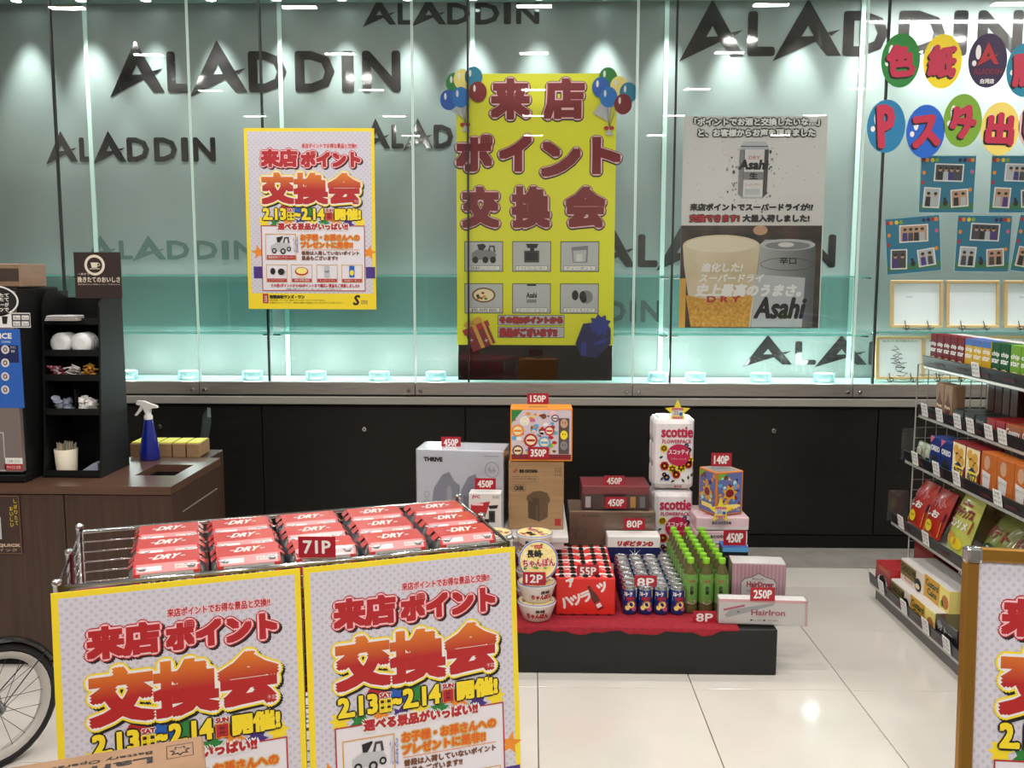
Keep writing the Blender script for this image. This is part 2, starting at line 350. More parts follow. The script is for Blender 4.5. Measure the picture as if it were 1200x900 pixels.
# case lamps
lampx = [-3.05+.385*i for i in range(17)]
lm = MB().lathe([(.038, 0), (.04, -.012), (.032, -.016)], CHROME, n=18)
ld = MB().lathe([(.028, -.0155), (.028, -.017)], M('lamp_glow', (235, 255, 250), emit=14), n=16)
first = None
for i, x in enumerate(lampx):
    if first is None:
        first = empty('spotlight', (x, 5.6, 3.2)); lm.build('housing', first); ld.build('lens', first); o = first
    else: o = copy_tree(first); o.location = (x, 5.6, 3.2)
    tag(o, 'small round case spotlight, %s from the left end' % ('first second third fourth fifth sixth seventh eighth ninth tenth eleventh twelfth thirteenth fourteenth fifteenth sixteenth seventeenth'.split()[i]), 'spotlight', 'spotlights along the top of the display case')
for i, x in enumerate(lampx):
    l = bpy.data.lights.new('case_spot', 'SPOT'); l.energy = CASE_W*(1 if i % 2 else .8); l.spot_size = math.radians(50); l.spot_blend = .9; l.shadow_soft_size = .03; l.color = (.93, 1, .975)
    o = bpy.data.objects.new('case_spot', l); C.objects.link(o); o.location = (x, 5.58, 3.165); o.rotation_euler = (math.radians(9), 0, 0)
stl = tag(MB().box((2.75, 5.36, 3.185), (1.5, .05, .03), STEEL2, bev=.003).build('added_strip_light'), 'slim strip light added to brighten the right bay of the display case', 'strip light')  # added lamp, brightens the framed boards in the right bay
area(stl, (2.75, 5.365, 3.168), 1.4, .03, 34, (.97, 1, .98), (math.radians(8), 0, 0))
pk = None
for i, px in enumerate((148, 221, 297, 372, 446, 512, 768, 811, 885, 957)):
    p = on(px, 449, .962)
    if pk is None:
        pk = empty('puck_light'); MB().lathe([(.06, 0), (.062, .048), (.055, .052)], PUCKG, n=24).build('shade', pk); MB().lathe([(.035, .002), (.035, .01)], M('puck_glow', (220, 255, 250), emit=.7), n=16).build('bulb', pk); o = pk
    else: o = copy_tree(pk)
    o.location = (p.x*5.5/5.28, 5.47, .96); tag(o, 'round frosted puck light on the case floor, %s from the left' % ('first second third fourth fifth sixth seventh eighth ninth tenth eleventh'.split()[i]), 'puck light', 'puck lights inside the display case')
    l = bpy.data.lights.new('puck', 'POINT'); l.energy = PUCK_W; l.shadow_soft_size = .05; l.color = (.88, 1, .975)
    q = bpy.data.objects.new('puck', l); C.objects.link(q); q.location = (0, 0, .085); q.parent = o

# ---------------------------------------------------------------- the event poster (one mesh, four copies)
GRAD = vgrad('headline_gradient', 1, .94, 1.09, (176, 34, 36), (226, 132, 40))
def ev(cx, cy): return ((cx-38)/592, (872-cy)/592)
def event_print():
    mb = MB()
    def T(s, a, b_, c, d, mat, l, **k_):
        x0, y1 = ev(a, b_); x1, y0 = ev(c, d); mb.text(s, x0, y0, x1, y1, mat, l, **k_)
    def R(a, b_, c, d, mat, l): x0, y1 = ev(a, b_); x1, y0 = ev(c, d); mb.rect(x0, y0, x1, y1, mat, l)
    def FR(a, b_, c, d, t, mat, l): x0, y1 = ev(a, b_); x1, y0 = ev(c, d); mb.frame(x0, y0, x1, y1, t, mat, l)
    R(54, 50, 615, 797, DOTS, 1)
    for (cx, cy, r, m_, a0) in ((90, 605, .06, ORG, .2), (600, 605, .06, ORG, -.2)): mb.star(*ev(cx, cy), r, m_, 2, a0)
    for a, b_, c, d in ((66, 672, 108, 728), (584, 672, 627, 726)): R(a, b_, c, d, PURP, 2)
    for i in range(9):
        x, y = ev(120+i*55, 462+(i % 2)*12); mb.star(x, y, .05, (YEL, GREEN, ORG, PURP)[i % 4], 2, i, 8, .6)
    x, y = ev(235, 405); mb.ell(x, y, .07, .05, RED, 2)
    x, y = ev(282, 415); mb.ell(x, y, .05, .045, BLUE, 3)
    x, y = ev(325, 420); mb.ell(x, y, .06, .045, GREEN, 2)
    T('来店ポイントでお得な景品と交換!!', 300, 105, 550, 126, PINKL, 3, bold=.006, n=6); T('来店ポイントでお得な景品と交換!!', 300, 105, 550, 126, RED, 4, bold=.001, n=4)
    for s, a, c, b0, d0 in (('来店', 116, 276, 135, 208), ('ポイント', 298, 562, 143, 208)):
        T(s, a, b0, c, d0, BLACK, 4, bold=.022, off=(.009, -.008), n=14); T(s, a, b0, c, d0, RED, 5, bold=.022, n=14); T(s, a, b0, c, d0, PINKL, 6, bold=.017, n=14); T(s, a, b0, c, d0, RED, 7, bold=.0088, sq=True)
    s = '交換会'
    for a_, (r, m_, o) in enumerate(((.033, BLACK, (.010, -.011)), (.033, YEL, (0, 0)), (.025, WHITE, (0, 0)), (.0135, GRAD, (0, 0)))): T(s, 118, 244, 560, 376, m_, 8+a_, bold=r, off=o, n=18, sq=(a_ == 3))
    T('予定', 535, 362, 556, 374, PINKL, 13)
    for s, a, b_, c, d in (('2.13', 118, 403, 220, 453), ('土', 231, 424, 258, 452), ('~', 265, 425, 286, 438), ('2.14', 295, 403, 396, 453), ('日', 409, 424, 432, 452), ('開催!', 448, 404, 563, 453)):
        T(s, a, b_, c, d, BLACK, 12, bold=.013, n=12); T(s, a, b_, c, d, RED if s == '日' else YEL, 14, bold=.0052, sq=True)
    for s, a, c in (('SAT', 230, 260), ('SUN', 406, 436)): T(s, a, 404, c, 416, WHITE, 12, bold=.006, n=6); T(s, a, 404, c, 416, RED, 14, bold=.002, n=4)
    FR(227, 419, 262, 457, .006, YEL, 13); FR(404, 419, 438, 457, .006, ORG, 13)
    FR(105, 480, 582, 786, .006, RED, 13); x0, y1 = ev(107, 482); x1, y0 = ev(580, 784); mb.rect(x0, y0, x1, y1, M('poster_white', (226, 222, 230)), 4)
    T('選べる景品がいっぱい!!', 184, 471, 503, 500, WHITE, 14, bold=.014); T('選べる景品がいっぱい!!', 184, 471, 503, 500, RED, 15, bold=.004, n=6)
    FR(124, 519, 266, 640, .005, GOLDP, 14)
    # ride-on car drawing
    def P(pts, m_, l): mb.poly([ev(*q) for q in pts], m_, l)
    P([(150, 575), (175, 560), (232, 562), (242, 580), (238, 595), (160, 600), (148, 592)], LGREY, 14)
    P([(178, 558), (176, 536), (205, 530), (205, 536), (190, 560)], BLACK, 15); P([(205, 560), (212, 534), (232, 534), (236, 562), (228, 562), (226, 541), (216, 541), (212, 562)], DGREY, 15)
    for cx, cy, r in ((164, 598, .019), (205, 600, .021), (232, 590, .017)): mb.ell(*ev(cx, cy), r, r*1.1, BLACK, 16); mb.ell(*ev(cx, cy), r*.5, r*.55, LGREY, 17)
    R(130, 619, 262, 638, RED, 16); T('電動乗用ランドローバー', 136, 623, 256, 634, WHITE, 17)
    T('プレゼントにも最適', 252, 530, 275, 610, BLUE, 16)
    for s, a, b_, c, d in (('お子様・お孫さんへの', 287, 522, 556, 549), ('プレゼントに是非!!', 287, 557, 524, 584)):
        T(s, a, b_, c, d, GOLDP, 14, bold=.008); T(s, a, b_, c, d, M('orange_text', (216, 96, 24)), 15, bold=.0025, n=6)
    R(287, 591, 556, 593, ORG, 14)
    for s, a, b_, c, d in (('普段は入荷していないポイント', 290, 599, 555, 617), ('景品もございます!!', 290, 622, 455, 641)): T(s, a, b_, c, d, BROWN, 14, bold=.002, n=4)
    for k_, (a, s) in enumerate(((125, 'ミライフモスギア'), (240, '長崎飯'), (357, 'スーパードライ'), (472, '氷結レモン'))):
        FR(a, 662, a+97, 745, .004, GOLDP, 14); R(a+4, 728, a+93, 743, RED, 15); T(s, a+12, 731, a+85, 740, WHITE, 16)
        cx, cy = ev(a+48, 694)
        if k_ == 0: mb.ell(cx-.03, cy, .02, .026, BLACK, 15); mb.ell(cx+.035, cy-.004, .026, .026, BLACK, 15); mb.ell(cx+.045, cy-.008, .026, .026, LGREY, 14)
        elif k_ == 1: mb.ell(cx, cy, .052, .034, RED, 15); mb.ell(cx, cy+.004, .043, .025, PYEL, 16); mb.poly([(cx-.05, cy), (cx+.05, cy), (cx+.03, cy-.045), (cx-.03, cy-.045)], CREAM, 14)
        elif k_ == 2: mb.rect(cx-.02, cy-.045, cx+.02, cy+.045, LGREY, 15); mb.text('Asahi', cx-.017, cy-.01, cx+.017, cy+.012, BLACK, 16)
        else: mb.rect(cx-.02, cy-.045, cx+.02, cy+.045, BLUE, 15); mb.ell(cx, cy-.01, .016, .022, YEL, 16)
    T('その他1ポイントから450ポイントまで幅広い景品をご用意しました!!', 145, 752, 553, 769, RED, 14, bold=.001, n=4)
    T('※数量には限りがございます。詳しくはスタッフまでお尋ねください', 215, 773, 475, 781, BLACK, 14)
    R(105, 800, 131, 845, RED, 2); T('主催', 111, 806, 125, 840, WHITE, 3)
    T('有限会社ワンズ・ワン', 137, 806, 298, 822, BLACK, 3, bold=.003, n=6)
    T('当日来場、ホールより遊びごらいかサービスでございません。', 137, 825, 395, 834, BLACK, 3); T('出展者はイメージです。施設の規則で変更がございますのでご了承ください。', 137, 837, 480, 846, BLACK, 3)
    T('S', 528, 806, 552, 850, BLACK, 3, bold=.004, n=6, skew=.2); T('one', 560, 828, 590, 848, DGREY, 3)
    return mb
ep = empty('event_poster')
MB().box((.5, .707, -.002), (1, 1.414, .004), YEL, bev=.001).build('sheet', ep)
event_print().build('print', ep)
def place_poster(o, A, B, Cc, label, group=None):
    """A lower left, B lower right, Cc upper left corners in the world"""
    A, B, Cc = map(Vector, (A, B, Cc)); ax = (B-A); s = ax.length; m_ = plane(A, ax, Cc-A)
    o.location = A; o.rotation_euler = m_.to_euler(); o.scale = (s, (Cc-A).length/1.414, s); return tag(o, label, 'poster', group)
Yp = 5.262
a = at(291.5, 362, Yp); b_ = at(441, 362, Yp); c = at(290.5, 150, Yp); bx = (b_.x-a.x)
place_poster(ep, (a.x, Yp, a.z), (b_.x, Yp, a.z-.002), (a.x-.004, Yp, c.z), 'yellow-edged event poster stuck on the glass display case')

# ---------------------------------------------------------------- big yellow board
Yq = 5.325
A0 = at(536, 404, Yq); B0 = at(723, 86, Yq); W_, H = B0.x-A0.x, B0.z-A0.z
yb = empty('yellow_notice_board', (A0.x, Yq, zl3)); tag(yb, 'tall yellow notice board with dark red characters behind the glass', 'notice board')
zb = A0.z-zl3
MB().box((W_/2, .006, (H+zb)/2+.003), (W_-.006, .012, H+zb-.01), M('black_acrylic', (14, 14, 16), rough=.12), bev=.002).build('backing_board', yb)
MB().box((W_/2, -.002, zb+H/2), (W_, .004, H), YEL2).build('yellow_sheet', yb)
mb = MB(); mb.P = plane((0, -.0045, zb)); S = W_/187.
def yq(px, py): return ((px-536)*S, (404-py)*S*(H/(318*S)))
def YT(s, a, b_, c_, d):
    x0, y1 = yq(a, b_); x1, y0 = yq(c_, d); g_ = 2.2*S
    mb.text(s, x0+g_, y0+g_, x1-g_, y1-g_, BLACK, 2, bold=5.6*S, off=(0, -S*.6), n=18); mb.text(s, x0+g_, y0+g_, x1-g_, y1-g_, PINKL, 4, bold=4.4*S, n=18); mb.text(s, x0+g_, y0+g_, x1-g_, y1-g_, M('board_red', (122, 18, 32)), 6, bold=2.7*S, sq=True)
for s, a, b_, c_, d in (('来', 575, 90, 624, 140), ('店', 637, 90, 687, 140), ('ポ', 534, 154, 580, 200), ('イ', 585, 154, 626, 200), ('ン', 634, 162, 683, 206), ('ト', 694, 157, 730, 203), ('交', 541, 214, 588, 266), ('換', 600, 214, 648, 266), ('会', 663, 214, 713, 266)): YT(s, a+1.5, b_+2, c_-1.5, d-2)
caps = ['電動乗用ランドローバー', 'ドライブレコーダー', 'ティーポット', '長崎飯', 'スーパードライ', 'ミライフ モスギア']
for i in range(6):
    x0 = 545+57*(i % 3); y0 = 280+50*(i//3); a = yq(x0, y0+36); b_ = yq(x0+46, y0)
    mb.rect(*a, *b_, LGREY, 2); mb.frame(*a, *b_, .8*S, BLACK, 3); u = yq(x0+4, y0+34.5); v_ = yq(x0+42, y0+29); mb.rect(*u, *v_, WHITE, 3); mb.frame(*u, *v_, .4*S, DGREY, 4)
    u = yq(x0+7, y0+33.6); v_ = yq(x0+39, y0+30); mb.text(caps[i], *u, *v_, BLACK, 4)
    cx, cy = yq(x0+23, y0+15)
    def q_(dx, dy): return (cx+dx*S, cy+dy*S)
    if i == 0:
        mb.poly([q_(-14, 1), q_(-8, 5), (cx+6*S, cy+5*S), q_(15, 0), q_(14, -6), q_(-14, -7)], LGREY, 4); mb.poly([q_(-14, 1), q_(-8, 5), q_(8, 5), q_(15, 0), q_(14, -6), q_(-14, -7)], GREYP, 5)
        mb.poly([q_(-6, 5), q_(-8, 11), q_(0, 12), q_(3, 9), q_(-1, 4)], BLACK, 6); mb.poly([q_(5, 4), q_(7, 10), q_(13, 10), q_(14, 2), q_(12, 2), q_(11, 8), q_(8, 8), q_(7, 3)], DGREY, 6)
        for dx in (-10, 2, 11): mb.ell(*q_(dx, -7), 3.6*S, 4*S, BLACK, 6)
    elif i == 1:
        mb.poly([q_(-7, 12), q_(8, 12), q_(6, 7), q_(-5, 7)], BLACK, 5); mb.rect(*q_(-2, 3), *q_(3, 8), BLACK, 5); mb.rect(*q_(-9, -10), *q_(9, 4), DGREY, 5); mb.rect(*q_(-7, -8), *q_(7, 2), BLACK, 6)
    elif i == 2:
        mb.poly([q_(-10, 8), q_(10, 10), q_(9, -10), q_(-8, -10)], GREYP, 5); mb.poly([q_(-8, 4), q_(8, 5), q_(7, -9), q_(-7, -9)], LGREY, 6); mb.rect(*q_(-4, -9), *q_(3, 0), OFFW, 7)
    elif i == 3:
        mb.poly([q_(-13, -1), q_(13, -1), q_(8, -12), q_(-8, -12)], LGREY, 4); mb.ell(cx, cy+1*S, 14*S, 9*S, BROWN, 5); mb.ell(cx, cy+1*S, 12*S, 7.3*S, CREAM, 6)
        for k_ in range(8): mb.ell(cx+random.uniform(-8, 8)*S, cy+random.uniform(-4, 5)*S, 2*S, 1.5*S, (RED, GREEN, ORG)[k_ % 3], 7, 8)
    elif i == 4:
        mb.poly([q_(-6, 13), q_(6, 13), q_(7, 10), q_(7, -11), q_(5, -13), q_(-5, -13), q_(-7, -11), q_(-7, 10)], LGREY, 5); mb.poly([q_(-5, 14), q_(5, 14), q_(6, 12), q_(-6, 12)], BLACK, 6); mb.text('Asahi', *q_(-6, -2), *q_(6, 4), BLACK, 6, bold=.3*S); mb.rect(*q_(-6, -8), *q_(6, -4), GREYP, 6)
    else:
        mb.ell(*q_(-5, 1), 4*S, 6*S, BLACK, 6); mb.ell(*q_(4, 0), 4*S, 6*S, BLACK, 6); mb.ell(*q_(8, -1), 8*S, 8*S, GREYP, 5); mb.ell(*q_(0, -3), 9*S, 6*S, LGREY, 5)
for k_, (s, y0, y1, xe) in enumerate((('その他2ポイントから', 369, 378, 662), ('景品がございます!!', 383, 394, 655))):
    a = yq(584.5, y1+2.2-k_); b_ = yq(664.5, y0-1.2); mb.rect(*a, *b_, LGREY, 2); mb.frame(*a, *b_, .6*S, BLACK, 3)
    u = yq(587, y1-.5); v_ = yq(xe, y0+1); mb.text(s, *u, *v_, DRED, 5, bold=1.3*S); mb.text(s, *u, *v_, RED, 6, bold=.5*S, n=6)
mb.build('lettering', yb)
# balloon bunches (paper cut-outs on the board) and gift stickers
def bunch(cx, cy, cols, label):
    mb = MB(); p = at(cx, cy, Yq-.012); S2 = S
    o = empty('balloon_cutout', (p.x, Yq-.012, p.z)); tag(o, label, 'paper cut-out')
    mb.P = plane((0, 0, 0)); mb.poly([(-15*S2, -14*S2), (3*S2, -24*S2), (8*S2, -5*S2), (-2*S2, 2*S2)], LGREY, 1)
    for i, (dx, dy, m_) in enumerate(cols):
        mb.ell(dx*S2, dy*S2, 10.3*S2, 11.7*S2, m_, 3+i); mb.ell((dx-4)*S2, (dy+4)*S2, 1.5*S2, 4*S2, WHITE, 3.5+i, 10)
        mb.poly([((dx*.5)*S2, (dy-11)*S2), (dx*.5*S2+.5*S2, (dy-11)*S2), (4.5*S2, -30*S2), (4*S2, -30*S2)], GREYP, 2)
    mb.ell(1*S2, -31*S2, 3*S2, 2.4*S2, RED, 4, 8); mb.ell(7*S2, -31*S2, 3*S2, 2.4*S2, RED, 4, 8); mb.poly([(4*S2, -31*S2), (10*S2, -39*S2), (0, -39*S2)], LGREY, 3)
    mb.build('cutout', o)
bunch(541, 114, [(-8, 16, GREEN), (1, 20, PYEL), (14, 23, TEAL), (-15, -3, BLUE), (19, 6, DRED), (-1, 0, M('bright_blue', (30, 120, 200)))], 'bunch of paper balloons on the upper left of the yellow board')
bunch(710, 118, [(2, 26, GREEN), (15, 16, PYEL), (26, 9, TEAL), (-6, 15, BLUE), (3, 4, M('bright_blue')), (20, -4, DRED)], 'bunch of paper balloons on the upper right of the yellow board')
def gift(px, py, r, body, rib, label, blue=False):
    p = at(px, py, Yq-.012); o = empty('gift_cutout', (p.x, Yq-.012, p.z)); tag(o, label, 'paper cut-out'); mb = MB(); mb.P = plane((0, 0, 0), (math.cos(r), 0, math.sin(r)), (-math.sin(r), 0, math.cos(r)))
    k_ = S
    if not blue:
        mb.rect(-14*k_, -16*k_, 15*k_, 10*k_, body, 2); mb.poly([(-16*k_, 6*k_), (17*k_, 6*k_), (17*k_, 13*k_), (-16*k_, 13*k_)], RED, 3)
        mb.rect(-3*k_, -16*k_, 1.5*k_, 13*k_, rib, 4); mb.rect(9*k_, -16*k_, 12*k_, 13*k_, rib, 4); mb.ell(-6*k_, 17*k_, 6*k_, 4*k_, rib, 5); mb.ell(5*k_, 17*k_, 6*k_, 4*k_, rib, 5); mb.star(-10*k_, -2*k_, 3*k_, WHITE, 5, n=4, k=.2); mb.star(6*k_, -9*k_, 3*k_, WHITE, 5, n=4, k=.2)
    else:
        mb.poly([(-21*k_, -10*k_), (-14*k_, -25*k_), (4*k_, -27*k_), (21*k_, -10*k_), (21*k_, 8*k_), (8*k_, 16*k_), (-12*k_, 14*k_)], body, 2); mb.star(8*k_, 12*k_, 14*k_, rib, 3, .2, 9, .7)
        mb.poly([(-14*k_, -8*k_), (-8*k_, -8*k_), (-8*k_, -24*k_), (-14*k_, -24*k_)], rib, 4); mb.poly([(2*k_, -8*k_), (16*k_, -4*k_), (16*k_, -8*k_), (2*k_, -12*k_)], rib, 4)
    mb.build('cutout', o)
gift(561, 393, .4, DRED, GOLDP, 'red gift box paper cut-out on the lower left of the yellow board')
gift(695, 393, 0, NAVY, M('mid_navy', (32, 48, 130)), 'blue gift bag paper cut-out on the lower right of the yellow board', True)

# ---------------------------------------------------------------- beer poster
Yr = 5.325
def can_draw(mb, q, sc, label='Asahi', big=False):
    """q(dx,dy)->point; a beer can drawing about 36 wide, 64 high"""
    mb.poly([q(-16, 27), q(-12, 31), q(12, 31), q(16, 27), q(17, -26), q(13, -31), q(-13, -31), q(-17, -26)], M('can_silver', (176, 182, 190), rough=.35), 4)
    mb.poly([q(-17, 24), q(-11, 24), q(-11, -30), q(-17, -26)], GREYP, 5); mb.poly([q(12, 24), q(17, 24), q(17, -26), q(12, -30)], DGREY, 5)
    mb.rect(*q(-11, -29), *q(12, 24), OFFW, 5); mb.poly([q(-13, 33), q(13, 33), q(16, 28), q(-16, 28)], LGREY, 6); mb.rect(*q(-16, 27), *q(16, 28), DGREY, 7)
    mb.text('DRY', *q(-6, 13), *q(7, 17), RED, 7); mb.text(label, *q(-16, 2), *q(16, 12), BLACK, 8, bold=.9*sc, skew=.15); mb.rect(*q(-11, -10), *q(12, -1), GREYP, 6); mb.text('生', *q(-4, -9), *q(5, -2), BLACK, 8, bold=.4*sc)
    mb.text('スーパードライ', *q(-9, -17), *q(9, -14), RED, 7); mb.rect(*q(-9, -27), *q(9, -20), LGREY, 6)
a = at(795.5, 384, Yr); b_ = at(970, 136, Yr); k_ = (b_.x-a.x)/174.5
bp = empty('beer_poster', (a.x, Yr, a.z)); tag(bp, 'large beer poster of a foaming glass and silver can behind the glass', 'poster')
MB().box(((b_.x-a.x)/2, 0, (b_.z-a.z)/2), (b_.x-a.x, .003, b_.z-a.z), OFFW).build('sheet', bp)
mb = MB(); mb.P = plane((0, -.0018, 0)); ky = (b_.z-a.z)/248.
def q(px, py): return ((px-795.5)*k_, (384-py)*ky)
def BT(s, a_, t, c_, d, mat, out=None, r=0, r2=0, l=8, skew=0):
    x0, y1 = q(a_, t); x1, y0 = q(c_, d)
    if out: mb.text(s, x0, y0, x1, y1, out, l-1, bold=r*k_, skew=skew)
    mb.text(s, x0, y0, x1, y1, mat, l, bold=r2*k_, skew=skew, n=6)
BT('「ポイントでお酒と交換したいな…」', 809, 138.5, 960, 146.5, WHITE, BLACK, 2.2, .5); BT('と、お客様からお声を頂きました', 814, 151, 955, 159, WHITE, BLACK, 2.2, .5)
BT('来店ポイントでスーパードライが!?', 806, 237, 956, 245, BLACK, WHITE, 1.2, .8); BT('交換できます!', 806, 250, 866, 258, RED, BLACK, 1.5, .5); BT('大量入荷しました!', 871, 250, 952, 258, BLACK, WHITE, 1, .8)
cx, cy = q(882, 199)
can_draw(mb, lambda dx, dy: (cx+(dx*1.04+dy*.02)*k_, cy+dy*1.03*ky), k_)
for i in range(90):
    an = random.uniform(0, 2*PI); r = random.gauss(26, 6); rr = random.uniform(.4, 1.8)*k_
    mb.ell(cx+r*.95*math.cos(an)*k_, cy+r*1.3*math.sin(an)*k_-4*k_, rr, rr*random.uniform(.6, 1.6), (GREYP, DGREY, LGREY)[i % 3], 3, 7)
for i in range(26):
    u, v_ = q(random.uniform(802, 966), random.uniform(164, 232)); mb.ell(u, v_, .5*k_, .5*k_, DGREY, 2, 6)
mb.rect(*q(795.5, 384), *q(968.5, 262.5), noisy(M('bar_photo'), (28, 24, 22), (78, 60, 48), scale=(9, 9, 9), nscale=1, detail=1), 2)
mb.ell(*q(893, 268), 9*k_, 6*k_, SKIN, 3, 14); mb.rect(*q(795.5, 384), *q(803, 325), GOLDP, 3)
foam = noisy(M('beer_foam'), (196, 178, 146), (222, 206, 178), scale=(5, 5, 5), nscale=1)
beer = noisy(M('beer_gold'), (178, 122, 34), (226, 172, 70), scale=(60, 60, 60), nscale=1)
mb.poly([q(798, 286), q(893, 286), q(892, 300), q(889, 340), q(884, 383), q(812, 383), q(806, 345), q(800, 310)], foam, 4); mb.ell(*q(845.5, 286), 47.5*k_, 13*k_, foam, 4.5, 40)
mb.poly([q(803, 345), q(830, 350), q(886, 344), q(882, 383), q(810, 383)], beer, 5); mb.ell(*q(845, 285), 43*k_, 9.5*k_, M('foam_top', (222, 210, 188)), 5, 40)
canp = vgrad('can_photo', 0, 92*k_, 168*k_, (172, 174, 174), (74, 78, 80))
mb.poly([q(893, 285), q(899, 279), q(955, 279), q(961, 286), q(962, 300), q(961, 383), q(884, 383), q(889, 345), q(892, 305)], canp, 6)
mb.ell(*q(927, 285), 34*k_, 7*k_, LGREY, 7); mb.ell(*q(927, 286), 28*k_, 5*k_, GREYP, 8); mb.ell(*q(925, 285), 10*k_, 3*k_, OFFW, 9); mb.ring(*q(927, 308), 33*k_, 8*k_, .8*k_, DGREY, 7)
mb.poly([q(888, 320), q(950, 324), q(948, 383), q(886, 383)], LGREY, 7); mb.text('辛口', *q(918, 308), *q(938, 300), BLACK, 9, bold=.3*k_); BT('Asahi', 891, 348, 950, 372, BLACK, None, 0, 1.4, 10, .2)
BT('D R Y', 830, 346, 870, 353, RED, None, 0, .5, 8)
BT('進化した!', 822, 307, 872, 317, WHITE, None, 0, .5, 12, .25); BT('スーパードライ', 820, 320, 898, 329, WHITE, None, 0, .5, 12, .25); BT('史上最高のうまさ。', 816, 332, 946, 346, WHITE, None, 0, 1.0, 12, .25)
mb.build('print', bp)

# ---------------------------------------------------------------- balloon letters on the right glass
Yl = 5.265
for ch, px, py, bg, rot, nm in (('色', 1055.5, 71, GREEN, .08, 'green'), ('紙', 1104.5, 72, YEL, -.06, 'yellow'), (None, 1157.5, 71, DPURP, 0, 'dark purple'), ('展', 1202, 82, TEAL, .1, 'teal'),
                                ('P', 1038.5, 148, M('cyan_blue', (28, 120, 168)), .08, 'upper left teal-blue'), ('ス', 1084.5, 154, M('royal_blue', (24, 96, 196)), .12, 'royal blue'), ('タ', 1128, 141.5, M('leaf_lime', (120, 166, 48)), .5, 'lime green'), ('出', 1172, 151, M('pale_lemon', (240, 216, 110)), -.03, 'pale lemon'), ('し', 1216, 147, PINKL, 0, 'pink')):
    p = at(px, py, Yl); k_ = Yl/F_PX; o = empty('balloon_letter', (p.x, Yl, p.z))
    tag(o, '%s oval balloon sign with %s on the glass case' % (nm, 'a red A emblem' if ch is None else 'the character '+ch), 'balloon sign')
    n = 32; V = [(21.5*k_*math.cos(2*PI*i/n), y_, 29.5*k_*math.sin(2*PI*i/n)) for y_ in (-.0015, .0015) for i in range(n)]
    MB().add(V, [tuple(range(n)), tuple(reversed(range(n, 2*n)))]+[(i, n+i, n+(i+1) % n, (i+1) % n) for i in range(n)], bg).build('plate', o)
    mb = MB(); mb.P = plane((0, -.002, 0)); mb.ell(-11*k_, 9*k_, 3*k_, 8*k_, WHITE, 1, 16); mb.ell(-15*k_, -3*k_, 2.5*k_, 3.2*k_, WHITE, 1, 12)
    if ch:
        h = 16 if ch != 'P' else 22; w2 = 14 if ch != 'P' else 8
        mb.text(ch, -w2*k_, -h*k_, w2*k_, h*k_, BLACK, 2, bold=2.6*k_, off=(-1.6*k_, -1.6*k_), rot=rot); mb.text(ch, -w2*k_, -h*k_, w2*k_, h*k_, M('letter_crimson', (188, 44, 74)), 3, bold=2.2*k_, rot=rot)
    else:
        A_logo(mb, -12*k_, -4*k_, 24*k_, 24*k_, RED, 3); mb.text('ALADDIN', -15*k_, -15*k_, 16*k_, -9*k_, M('deep_crimson', (110, 20, 50)), 3, bold=.4*k_); mb.text('白河店', -7*k_, -25*k_, 8*k_, -20*k_, WHITE, 3, bold=.2*k_)
    mb.build('lettering', o)

